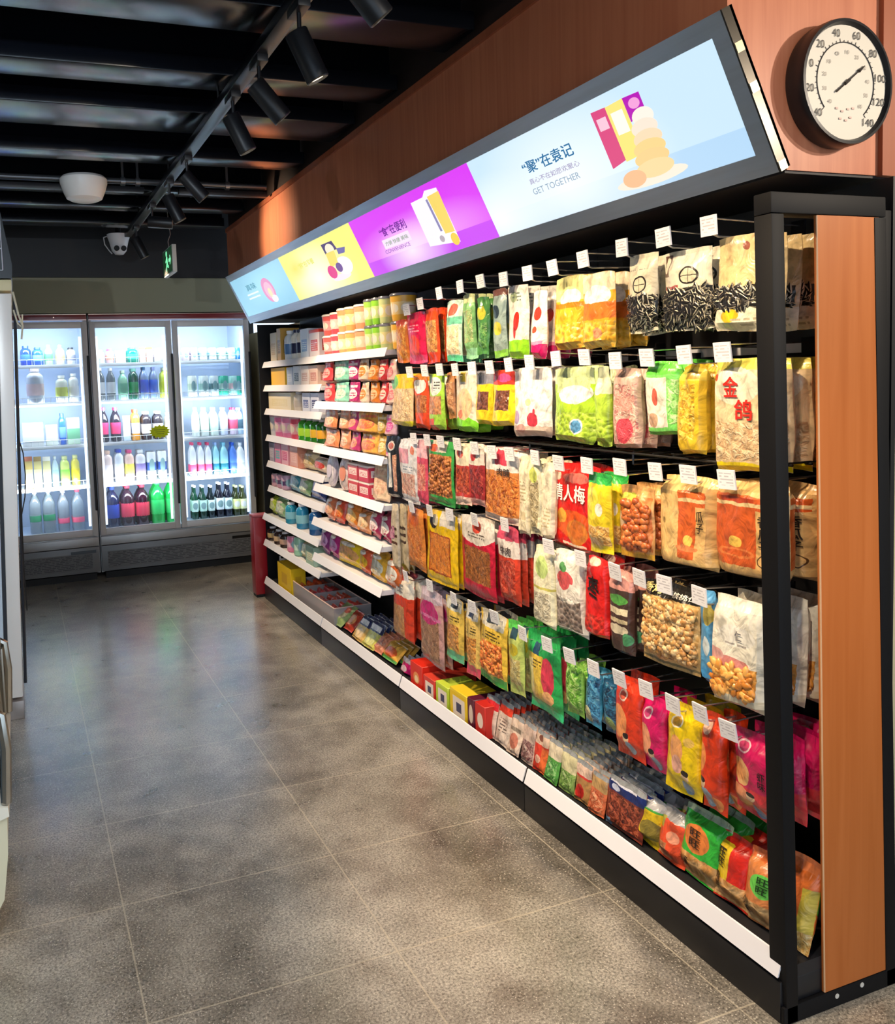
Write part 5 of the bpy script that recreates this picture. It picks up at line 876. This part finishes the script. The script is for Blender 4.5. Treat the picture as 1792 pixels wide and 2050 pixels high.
def add_file(l, r, t, b, c, lay, wds, nb, th=.014, step=.026, ry=.2):
    lean(l, r, t, b, 'flat', th, c, lay+[('rect', 0, .9, 1, 1, '#8c9094')], wds+' on the bottom shelf', ry=ry, nb=nb, step=step, grp='files of thin packs on the bottom shelf')
for f in FILES: add_file(*f, 6)
add_file(1217, 1290, 1566, 1676, '#7c3428', [('rect', 0, .70, 1, 1, '#1c2c6c'), ('rect', .06, .86, .8, .92, '#e8e8f4'), ('ell', .25, .78, .12, .06, '#c8d0e8'), ('win', .08, .08, .92, .66, 'shred', '#3c1410', '#8c3c28', '#c86848'), ('rect', 0, 0, .2, .14, '#6888a8')], 'dark meat pack with navy blue header', 5, .018, .032)
WW = lambda base, emb, foot: [('ell', .45, .58, .30, .20, emb), ('win', 0, .02, 1, .34, 'nuts', '#a8642c', '#e0a058', '#f0c890', 40), ('rect', 0, .9, 1, 1, foot)]
for (l, r, t, b, c, lay, wds, tx, nb) in (
  (1272, 1330, 1592, 1706, '#ecc81c', [('rect', 0, .78, 1, 1, '#a8a8ac'), ('rect', 0, .74, 1, .78, '#48a040'), ('ell', .75, .35, .3, .2, '#8c7c34')], 'yellow bag with clear grey top', [], 1),
  (1326, 1382, 1622, 1736, '#e4512c', [('rect', 0, .78, 1, 1, '#9c9ca0'), ('rect', .0, .6, .25, .8, '#a8a040'), ('win', 0, .04, .5, .35, 'nuts', '#8a4a2c', '#d08858', '#e8b890', 50), ('ell', .62, .5, .2, .12, '#f0a080')], 'orange red bag with clear grey top', [], 1),
  (1368, 1458, 1624, 1782, '#34b83c', WW('', '#e8843c', '#a8c0a8'), 'green rice cracker bag with orange emblem', [('旺\n旺', '#2a1a10', .32, .46, .58, .72), ('小小酥', '#3a2410', .10, .14, .36, .28)], 2),
  (1440, 1508, 1674, 1846, '#d8281c', [('rect', 0, .3, .5, .86, '#ecc828'), ('win', 0, .02, 1, .34, 'nuts', '#a8642c', '#e0a058', '#f0c890', 40), ('rect', 0, .92, 1, 1, '#b02018')], 'red and yellow rice cracker bag', [('旺\n旺', '#2a1a10', .10, .50, .40, .78), ('雪\n饼', '#3a2410', .06, .16, .30, .40)], 1),
  (1498, 1560, 1704, 1892, '#e08a4c', [('rect', 0, .86, 1, 1, '#e07038'), ('ell', .7, .56, .36, .16, '#70d858'), ('win', 0, .02, 1, .30, 'nuts', '#b0703c', '#e8b070', '#f0d098', 40)], 'orange rice cracker bag with green emblem', [('旺\n旺', '#1a3a14', .58, .46, .86, .68), ('小\n酥', '#3a2410', .14, .10, .38, .34)], 0),
  (1572, 1636, 1712, 1906, '#e2702c', [('rect', 0, .86, 1, 1, '#e88048'), ('ell', .2, .55, .28, .16, '#68b838'), ('rect', .7, .2, 1, .7, '#c8b040'), ('win', 0, .0, 1, .22, 'shred', '#c89448', '#e0b468', '#f0d8a0')], 'orange bag right of the black end post', [], 0)):
    X = XBB+.02 if l < 1570 else XBB+.03
    lean(l, r, t, b, 'pillow', .06, c, lay, wds+' on the bottom shelf', X=X, ry=.24, nb=nb, step=.067, texts=tx, grp='large cracker bags on the bottom shelf')
# bare peg rails on the empty back of the farthest bay, red panel at the far end
pr = thing('peg_rail', (1.74, 5.50, .27), 'small white bracket above the yellow carton', 'bracket')
MB().box(-.10, .10, -.006, .006, 0, .012, .002).box(-.10, -.09, -.006, .006, -.03, .03, .002).tube([(-.10, 0, .006), (-.10, -.08, .0), (-.10, -.10, .02)], .004, 6).build('bracket', WHITE, pr)
rp = thing('red_end_box', (1.525, 5.66, 0), 'red upright box standing at the far end of the shelves', 'box')
MB().box(-.030, .10, -.05, .05, .02, .565, .006).build('box_body', pm('#9c1420', .35, coat=.3), rp); MB().box(-.032, .102, -.052, .052, .565, .58, .003).build('lid', pm('#b85860', .35), rp); MB().box(-.025, .095, -.045, .045, 0, .02).build('foot', DARK, rp)
# ------------------------------------------------------------------ drink fridges along the back wall
YFR = 6.754
grey = pm('#a8a6a4', .35, .4); greyd = pm('#77787a', .4, .2); inner = pm('#b9c8de', .4); gask = pm('#22242a', .5)
louv = art('#6b6b6c', [('marks', .02, .06, .98, .94, '#3c3d40')], .5, .12, .5, 0, 0, 0)
FR_SH = [ony(270, p, 6.95).z for p in (727, 800, 882, 962)]+[.375]
def paper_mat(c):
    m = bpy.data.materials.new('thin_paper'); m.use_nodes = True; t = m.node_tree; b = t.nodes['Principled BSDF']; b.inputs['Base Color'].default_value = lin(c)
    tl = t.nodes.new('ShaderNodeBsdfTranslucent'); tl.inputs[0].default_value = lin(c); mx = t.nodes.new('ShaderNodeMixShader'); mx.inputs[0].default_value = .55
    t.links.new(b.outputs[0], mx.inputs[1]); t.links.new(tl.outputs[0], mx.inputs[2]); t.links.new(mx.outputs[0], t.nodes['Material Output'].inputs[0]); return m
def fridge(x0, x1, doors, label, nm):
    f = thing('drink_fridge', ((x0+x1)/2, YFR+.3, 0), label, 'fridge', 'drink fridges along the back wall')
    def fb(mb, name, mat, par=None, smooth=True):
        o = mb.build(name, mat, par or f, smooth)
        if par is None or par is f: o.matrix_parent_inverse = Matrix.Translation(-f.location)
        return o
    yb = 7.42
    fb(MB().box(x0, x0+.02, YFR+.03, yb, .05, 2.06).box(x1-.02, x1, YFR+.03, yb, .05, 2.06).box(x0+.02, x1-.02, YFR+.03, yb, 2.035, 2.06).box(x0+.02, x1-.02, yb-.02, yb, .05, 2.035), 'cabinet', grey)
    fb(MB().box(x0+.02, x0+.028, YFR+.06, yb-.02, .34, 2.03).box(x1-.028, x1-.02, YFR+.06, yb-.02, .34, 2.03).box(x0+.028, x1-.028, yb-.03, yb-.02, .34, 2.03).box(x0+.028, x1-.028, YFR+.06, yb-.03, 2.02, 2.03).box(x0+.028, x1-.028, YFR+.06, yb-.03, .34, .37), 'liner', inner)
    hd = fb(MB().box(x0+.004, x1-.004, YFR-.004, YFR+.03, 2.028, 2.064, .002), 'header', pm('#7c1a20', .35, coat=.3))
    fb(MB().box(x0+.004, x1-.004, YFR-.006, YFR+.02, 2.021, 2.028), 'header_trim', pm('#c8b0b0', .3, .6)); fb(MB().box(x0+.004, x1-.004, YFR-.006, YFR+.02, 2.064, 2.069), 'header_trim', pm('#c8b8a8', .3, .6))
    fb(MB().box(x0+.004, x1-.004, YFR, YFR+.05, .06, .262, .003), 'kick_panel', greyd); fb(MB().box(x0+.004, x1-.004, YFR-.002, YFR+.05, .268, .335, .003), 'sill', grey)
    m = MB(); uvl = m.bm.loops.layers.uv.verify(); m.box(x0+.05, x1-.06, YFR-.003, YFR+.001, .085, .215)
    for fc in m.bm.faces:
        for lp in fc.loops: lp[uvl].uv = ((lp.vert.co.x-x0)/(x1-x0), (lp.vert.co.z-.085)/.13)
    fb(m, 'vent_grille', louv)
    fb(MB().box(x1-.22, x1-.03, YFR-.004, YFR+.001, .215, .238), 'control_strip', pm('#101114', .3))
    fb(MB().box(x0+.03, x1-.03, YFR+.02, yb-.05, 0, .05), 'plinth', DARK)
    for (a, b) in doors:
        z0, z1, fw = .348, 2.012, .042
        d = fb(MB().box(a, a+fw, YFR-.012, YFR+.03, z0, z1, .003).box(b-fw, b, YFR-.012, YFR+.03, z0, z1, .003).box(a+fw, b-fw, YFR-.012, YFR+.03, z0, z0+.05, .003).box(a+fw, b-fw, YFR-.012, YFR+.03, z1-.05, z1, .003), 'door', pm('#d2cecd', .35, .1))
        g = MB().box(a+fw, b-fw, YFR+.004, YFR+.008, z0+.05, z1-.05).build('glass_pane', glass_mat(), d)
        h = MB().box(b-.012, b+.004, YFR-.030, YFR-.012, .55, 1.75, .004).build('door_handle', gask, d)
        for xx in (a+fw+.012, b-fw-.012):
            t = fb(MB().tube([(xx, YFR+.05, .42), (xx, YFR+.05, 1.90)], .010, 8), 'light_tube', pm('#eef6ff', .3, emit=1.6))
        for z in FR_SH[:4]:
            mb = MB(); mb.box(a+.02, b-.02, YFR+.085, YFR+.092, z-.022, z+.004, .002)
            for q in range(9): yy = YFR+.1+q*.058; mb.tube([(a+.02, yy, z-.004), (b-.02, yy, z-.004)], .0028, 5)
            mb.tube([(a+.02, YFR+.088, z+.045), (b-.02, YFR+.088, z+.045)], .0025, 5)
            for q in range(13): xx = a+.03+(b-a-.06)*q/12; mb.tube([(xx, YFR+.088, z), (xx, YFR+.088, z+.045)], .0018, 5)
            fb(mb, 'wire_shelf', pm('#eef2f6', .35))
        for zc in (.62, 1.2, 1.75):
            ld = bpy.data.lights.new('fridge_light', 'AREA'); ld.shape = 'RECTANGLE'; ld.size = .5; ld.size_y = .08; ld.energy = FRIDGE_W; ld.color = FRIDGE_COL
            lo = bpy.data.objects.new('fridge_light', ld); COL.objects.link(lo); lo.parent = f; lo.matrix_parent_inverse = Matrix.Translation(-f.location); lo.location = ((a+b)/2, YFR+.055, zc+.12); lo.rotation_euler = (math.radians(72), 0, 0)
    return f
fridge(-.145, .552, [(-.14, .547)], 'single door drink fridge at the left of the back wall', 0)
fridge(.560, 1.835, [(.565, 1.193), (1.203, 1.83)], 'double door drink fridge in the corner beside the shelves', 1)
# yellow price burst stuck on the middle door glass
bp = ony(320, 864, YFR-.002); st = MB(); pts = [((.085 if i % 2 else .068)*math.cos(2*PI*i/28), (.055 if i % 2 else .043)*math.sin(2*PI*i/28)) for i in range(28)]
st.poly([(bp.x+a, YFR+.003, bp.z+b) for a, b in pts], .0012, (0, -1, 0)); o = tag(st.build('price_sticker', paper_mat('#e6ea1c'), None, False), 'yellow starburst price sticker on the middle fridge door', 'sticker')
mb = MB()
for k in range(3): mb.box(bp.x-.045+.01*k, bp.x+.045-.006*k, YFR+.0004, YFR+.0012, bp.z+.012-.016*k, bp.z+.017-.016*k)
mb.build('printed_lines', pm('#8c9a10', .5), o, False)
mb = MB(); 
YD = 6.93
def item(px0, px1, pt, shelf, kind, c, c2=None, c3=None, words='', nback=1, door='', **k):
    z = FR_SH[shelf]+.003; y = YD
    a = ony(px0, pt+30, y); b = ony(px1, pt+30, y); w = b.x-a.x; x = min((a.x+b.x)/2, 1.798-w/2); zt = ony((px0+px1)/2, pt, y).z; h = max(.10, zt-z)
    lab = '%s, %s shelf, %s fridge door' % (words, ORD[shelf], door); g = 'drinks on the %s shelf behind the %s fridge door' % (ORD[shelf], door)
    if kind == 'can': o = can((x, y, z), w*.49, h, c, c2, lab, g)
    elif kind == 'box':
        o = thing('drink_carton', (x, y, z), lab, 'carton', g)
        MB().box(-w*.48, w*.48, -w*.4, w*.4, 0, h*.86, .003).build('carton', pm(c, .4), o); MB().box(-w*.49, w*.49, -w*.41, -w*.39, h*.2, h*.6).build('label', pm(c2, .4), o)
        MB().poly([(-w*.48, -w*.4, h*.86), (-w*.48, w*.4, h*.86), (-w*.48, 0, h)], w*.96, (1, 0, 0)).build('gable_top', pm(c3 or c, .4), o)
    else: o = bottle((x, y, z), w*.49, h, kind, c, c3 or '#e8e8ec', c2, lab, g, **k)
    for q in range(nback):
        cc = copy_tree(o); cc.location.y = y+(w+.008)*(q+1); cc['label'] = '%s, second in line, %s shelf, %s door' % (words, ORD[shelf], door)
        if cc.location.y+w*.5 > 7.38: bpy.data.objects.remove(cc)
L_ = 'left'; M_ = 'middle'; R_ = 'right'
item(41, 63, 693, 0, 'wide', '#1c3ca8', '#3468d8', '#1c40b0', 'dark blue bottle at the left', 1, L_); item(65, 87, 696, 0, 'wide', '#2858b0', '#6c9ce0', '#28509c', 'blue bottle with pale label', 1, L_)
item(90, 106, 691, 0, 'water', '#b8e8b8', '#58d070', '#f0f4f0', 'green labelled bottle', 1, L_); item(112, 130, 691, 0, 'water', '#f0f0e8', '#f0e07c', '#f0f4f0', 'yellow labelled bottle', 1, L_); item(134, 152, 696, 0, 'wide', '#e8e8f0', '#9898a8', '#20242c', 'white bottle with dark cap', 1, L_)
item(52, 88, 738, 1, 'wide', '#d8dce4', '#f0d0d0', '#e8d8dc', 'large pale jug', 0, L_); item(112, 136, 752, 1, 'wide', '#e8ecd8', '#d8e048', '#f4f4ec', 'bottle with lime yellow label', 1, L_); item(138, 158, 748, 1, 'wide', '#f0f0e8', '#f4f0e4', '#f4f4f0', 'plain white bottle', 1, L_)
item(45, 88, 846, 2, 'box', '#f0f4f4', '#e8ecf0', '#b8bcc8', 'white milk pack with grey top', 0, L_); item(92, 116, 850, 2, 'box', '#eef4ec', '#d8e8d8', '#b8d0e8', 'white and blue carton', 0, L_); item(118, 132, 828, 2, 'wide', '#2c5cc0', '#6898e8', '#2850b8', 'royal blue bottle', 1, L_); item(134, 160, 836, 2, 'box', '#d8f0d8', '#70b088', '#e8f8f0', 'white and green carton', 0, L_)
for k, (a, b) in enumerate(((50, 66), (68, 84), (86, 102))): item(a, b, 914, 3, 'box', ['#f0d070', '#e8d888', '#e8e0a0'][k], '#f0e8b0', ['#f08040', '#d8b050', '#e8e4d0'][k], 'pale yellow carton %s from the left' % ORD[k], 0, L_)
item(104, 118, 914, 3, 'water', '#c8e0ec', '#a8c8e0', '#e8f0f0', 'pale blue bottle', 1, L_); item(121, 140, 914, 3, 'wide', '#e0f080', '#98e058', '#f0f4a8', 'lime green bottle', 1, L_); item(143, 160, 912, 3, 'wide', '#f0e050', '#f0d830', '#f4f0a0', 'yellow bottle', 1, L_)
item(58, 82, 982, 4, 'water', '#c0ccd4', '#2c8058', '#e0e8ec', 'large clear water bottle with green label, left one', 1, L_, lab=(.28, .42), clear=True); item(85, 110, 979, 4, 'water', '#c0ccd4', '#2c8058', '#d8dce8', 'large clear water bottle with green label, right one', 1, L_, lab=(.28, .42), clear=True)
item(115, 138, 980, 4, 'water', '#c8d4e0', '#e0587c', '#e8e8f4', 'clear water bottle with red label, left one', 1, L_, lab=(.2, .32), clear=True); item(143, 168, 978, 4, 'water', '#c8d8e4', '#e86080', '#d84860', 'clear water bottle with red label, right one', 1, L_, lab=(.2, .32), clear=True)
item(194, 210, 701, 0, 'wide', '#f0f0f0', '#c8c8d0', '#b8e0a0', 'white bottle at the left', 1, M_); item(213, 229, 699, 0, 'wide', '#f0c8c8', '#f09880', '#e858a0', 'pink and orange bottle', 1, M_); item(231, 252, 702, 0, 'box', '#ece4d4', '#c8b890', '#e8ece8', 'cream carton', 0, M_); item(255, 277, 696, 0, 'wide', '#18907c', '#40c0a0', '#58c8c0', 'teal bottle', 1, M_); item(279, 292, 695, 0, 'box', '#e8d0b0', '#e09890', '#c8a050', 'tan carton, left one', 0, M_); item(293, 306, 695, 0, 'box', '#e8d4b8', '#e8a8a0', '#b89048', 'tan carton, right one', 0, M_); item(308, 334, 697, 0, 'wide', '#f0ecf0', '#d8d0e0', '#f4f4f4', 'white bottle at the right', 1, M_)
item(193, 210, 737, 1, 'water', '#98a0a4', '#e4e8ec', '#f0f0f4', 'clear bottle with white label, left one', 1, M_, clear=True); item(214, 231, 737, 1, 'water', '#98a0a4', '#e4e8ec', '#f0f0f4', 'clear bottle with white label, right one', 1, M_, clear=True); item(238, 256, 742, 1, 'water', '#98d4b0', '#60b088', '#d8ecd0', 'pale green bottle', 1, M_); item(259, 277, 738, 1, 'wide', '#0c4c3c', '#2c9c5c', '#78b8a8', 'dark green bottle', 1, M_); item(280, 297, 735, 1, 'water', '#7890b8', '#4868d8', '#285880', 'blue labelled bottle, left one', 1, M_, lab=(.2, .6)); item(300, 316, 735, 1, 'water', '#7890b8', '#4c74dc', '#8090c0', 'blue labelled bottle, right one', 1, M_, lab=(.2, .6)); item(322, 342, 736, 1, 'wide', '#dcec50', '#e0f040', '#e8f0d0', 'lime yellow bottle', 1, M_)
item(199, 217, 816, 2, 'cola', '#1c1420', '#d83468', '#d84878', 'cola bottle with red label, left one', 1, M_); item(222, 242, 816, 2, 'cola', '#1c1420', '#d83468', '#d84878', 'cola bottle with red label, right one', 1, M_); item(246, 261, 832, 2, 'box', '#c8dce8', '#e8f0f4', '#e8f0f4', 'pale blue carton', 0, M_); item(263, 280, 820, 2, 'wide', '#e8a040', '#e8e4f0', '#e06030', 'orange bottle with orange cap', 1, M_); item(283, 303, 824, 2, 'wide', '#2c2830', '#e8e0e0', '#d8dce4', 'dark bottle with white label, left one', 1, M_); item(307, 327, 823, 2, 'wide', '#343038', '#e8e4e0', '#d8e0e8', 'dark bottle with white label, right one', 1, M_); item(331, 346, 826, 2, 'wide', '#f0ecd8', '#f0e8d0', '#f0f0f0', 'cream bottle', 1, M_)
item(206, 226, 903, 3, 'wide', '#f0d8d0', '#f4e4e0', '#e8c0a8', 'cream bottle at the left', 1, M_); item(229, 248, 900, 3, 'wide', '#e0e8f0', '#f0f0f4', '#1c3cb0', 'white bottle with blue cap', 1, M_); item(250, 269, 901, 3, 'wide', '#f0c8b8', '#e8d858', '#d83878', 'yellow labelled bottle with pink cap', 1, M_); item(271, 292, 901, 3, 'wide', '#e4e4ec', '#9080b8', '#e8f0f0', 'white bottle with violet label', 1, M_); item(294, 313, 904, 3, 'can', '#e8ecf4', '#4868b8', None, 'white and blue can, left one', 1, M_); item(316, 334, 902, 3, 'can', '#e8ecf4', '#3858b0', None, 'white and blue can, right one', 1, M_)
item(211, 239, 974, 4, 'water', '#14183c', '#203c9c', '#3048a0', 'large dark cola bottle with blue label', 1, M_); item(241, 269, 971, 4, 'water', '#2c1020', '#d83c58', '#d03850', 'large cola bottle with red label, left one', 1, M_); item(271, 299, 969, 4, 'water', '#2c1020', '#d83c58', '#d03850', 'large cola bottle with red label, right one', 1, M_); item(301, 329, 963, 4, 'water', '#18a848', '#30c868', '#48d070', 'large green bottle, left one', 1, M_); item(331, 357, 960, 4, 'water', '#1cb450', '#38d070', '#50d878', 'large green bottle, right one', 1, M_)
for k, (a, b, c, c2) in enumerate(((366, 380, '#e4d4e0', '#e8e0ec'), (382, 396, '#e8e0f0', '#d0b8d8'), (400, 415, '#dcecf0', '#7cb8b8'), (419, 434, '#dcecf0', '#88c0c0'), (438, 453, '#e0f0ec', '#90c0b0'), (457, 472, '#e0f0ec', '#98c8b8'), (475, 486, '#2c88c8', '#58b0e0'), (487, 497, '#e8f4f4', '#a0d0d8'))): item(a, b, 696, 0, 'can', c, c2, None, 'small can %s from the left' % ORD[k], 1, R_)
for k, (a, b, c, c2) in enumerate(((379, 395, '#ecf4f0', '#c8dcd0'), (401, 418, '#e4f0f0', '#a8d0c8'), (422, 438, '#dce8ec', '#5c7c84'), (442, 458, '#48b498', '#b8d0c8'), (462, 477, '#a8d8d0', '#e8b8c0'), (481, 495, '#38b094', '#d0e8d8'))): item(a, b, 752, 1, 'can', c, c2, None, 'tall can %s from the left' % ORD[k], 1, R_)
for k, (a, b, c, c2, c3) in enumerate(((386, 399, '#d8e4e0', '#e8ecec', '#e8f0e8'), (401, 418, '#d0dcd8', '#d8e8d8', '#e8ecdc'), (420, 437, '#d4e4dc', '#c0e0d8', '#e0e8c8'), (440, 456, '#ccd8ec', '#dce4f0', '#c8d4f0'), (459, 477, '#d8c8dc', '#e05878', '#b83058'), (479, 494, '#b8d8ec', '#486878', '#d8e8f4'))): item(a, b, 816, 2, 'water', c, c2, c3, 'bottle %s from the left' % ORD[k], 1, R_)
for k, (a, b, c, c2, c3) in enumerate(((379, 393, '#dce0e8', '#e05880', '#d04870'), (395, 409, '#dce0e8', '#e05880', '#d04870'), (410, 424, '#d8dce8', '#d84c78', '#c84068'), (426, 439, '#98d0e0', '#1c6c88', '#98b8e8'), (440, 457, '#98d0e0', '#1c6878', '#80c8e0'), (459, 474, '#5884d8', '#3c60d0', '#2c58c0'), (477, 495, '#ecf0ec', '#c8c8b8', '#f0f4f4'))): item(a, b, 886, 3, 'water', c, c2, c3, 'slim bottle %s from the left' % ORD[k], 1, R_, lab=(.08, .34))
for k, (a, b) in enumerate(((383, 397), (399, 414), (416, 430), (432, 448), (449, 465), (466, 481), (483, 498))):
    item(a, b, 966 if k in (3, 4) else 972, 4, 'beer', ['#143c2c', '#123428', '#101c20', '#141420', '#141828', '#2c3414', '#343c18'][k], ['#c8e4dc', '#b8dcd0', '#d0e4e0', '#e0ecf0', '#dcf0f0', '#e8eca0', '#f0f0b8'][k], '#e4e4ec' if k < 5 else '#e8ecb0', 'dark beer bottle %s from the left' % ORD[k], 1, R_, mark='#7c9ca0' if k < 5 else '#f4f4e8')

# ------------------------------------------------------------------ upright fridge and chest freezer at the left edge
sh = .033
uf = thing('upright_fridge', (-.4, 4.4, 0), 'tall pale fridge with steel door edge and dark light box, at the left edge', 'fridge')
def lb(mb, name, mat, smooth=True, root=None):
    r = root or uf; o = mb.build(name, mat, r, smooth); o.matrix_parent_inverse = Matrix.Translation(-r.location); return o
lb(MB().box(-.80, -.128, 4.04, 4.72, .06, 1.93, .006, sh), 'cabinet', pm('#c8d8e4', .4))
lb(MB().box(-.128, -.112, 4.05, 4.71, .10, 1.93, 0, sh), 'gasket', gask)
dr = lb(MB().box(-.112, -.052, 4.035, 4.72, .10, 1.935, .006, sh), 'door', pm('#eee8e0', .33, .1))
lb(MB().box(-.112, -.048, 4.03, 4.72, .0, .085, .005, sh), 'base_rail', pm('#a89e98', .35, .5))
lb(MB().tube([(-.040+sh*z, 4.05, z) for z in (.16, .5, 1.0, 1.5, 1.90)], .007, 8), 'door_handle', pm('#3c4048', .3, .6))
lb(MB().box(-.80, -.050, 4.03, 4.72, 1.945, 1.995, .006, sh), 'top_trim', pm('#d8cda0', .4))
hb = MB(); hb.poly([(-.80, 4.03, 2.0), (.018, 4.03, 2.0), (.022, 4.03, 2.06), (-.02, 4.03, 2.33), (-.03, 4.03, 2.345), (-.80, 4.03, 2.345)], .66, (0, 1, 0)); hb = lb(hb, 'light_box', pm('#0a0d12', .3), False)
fr_ = MB()
for a, b in (((-.80, 2.035), (-.018, 2.035)), ((-.018, 2.035), (-.018, 2.325)), ((-.80, 2.30), (-.018, 2.30)), ((-.80, 2.275), (-.018, 2.275)), ((-.8, 2.14), (-.018, 2.13))): fr_.tube([(a[0], 4.026, a[1]), (b[0], 4.026, b[1])], .0028, 6)
lb(fr_, 'box_trim', pm('#d8dde4', .3, .4))
wl = MB(); wl.tube([(.018, 4.028, 1.94), (.035, 4.02, 1.84), (.05, 4.02, 1.79), (.042, 4.02, 1.73)], .005, 6); wl.tube([(.016, 4.028, 1.86), (.03, 4.02, 1.80), (.048, 4.02, 1.78), (.052, 4.02, 1.84)], .004, 6); lb(wl, 'tied_cord', pm('#cfc6ac', .6))
cb = MB(); cb.tube([(.0, 4.03, 1.30), (.018, 4.03, 1.22), (.022, 4.03, 1.12), (.014, 4.03, 1.02), (-.005, 4.03, .94), (-.01, 4.03, .7), (-.008, 4.03, .5)], .003, 6); lb(cb, 'power_cable', DARK)
cf = thing('chest_freezer', (-.5, 2.75, 0), 'low cream chest freezer with chrome glass top at the left edge', 'freezer')
XC = -.088
b = MB(); prof = [(XC-.16, .0), (XC-.07, .05), (XC-.02, .14), (XC-.004, .26), (XC, .36), (XC-.02, .385), (-.95, .385), (-.95, 0)]
b.poly([(x, 2.35, z) for x, z in prof], .72, (0, 1, 0)); lb(b, 'body', pm('#d8d2b4', .4, coat=.2), True, cf)
b = MB(); b.poly([(XC-.03, 2.34, .36), (XC+.006, 2.34, .37), (XC+.004, 2.34, .395), (XC-.03, 2.34, .40)], .74, (0, 1, 0)); lb(b, 'bumper', pm('#e4e0d0', .4), True, cf)
b = MB()
for y in (2.36, 3.05): b.tube([(XC+.0, y, .40), (XC+.008, y, .55), (XC, y, .64), (XC-.03, y, .66), (-.95, y, .70)], .014, 8)
b.tube([(XC-.02, 2.36, .655), (XC-.02, 3.05, .655)], .012, 8); lb(b, 'chrome_frame', CHROME, True, cf)
lb(MB().box(XC-.014, XC-.008, 2.37, 3.04, .40, .64), 'glass_front', glass_mat(), False, cf); lb(MB().box(-.95, XC-.02, 2.36, 3.05, .385, .40), 'deck', pm('#5c6870', .3), False, cf)
lb(MB().box(XC-.03, XC-.004, 3.02, 3.06, .40, .63, .006), 'corner_post', pm('#a8a090', .3, .7), True, cf)
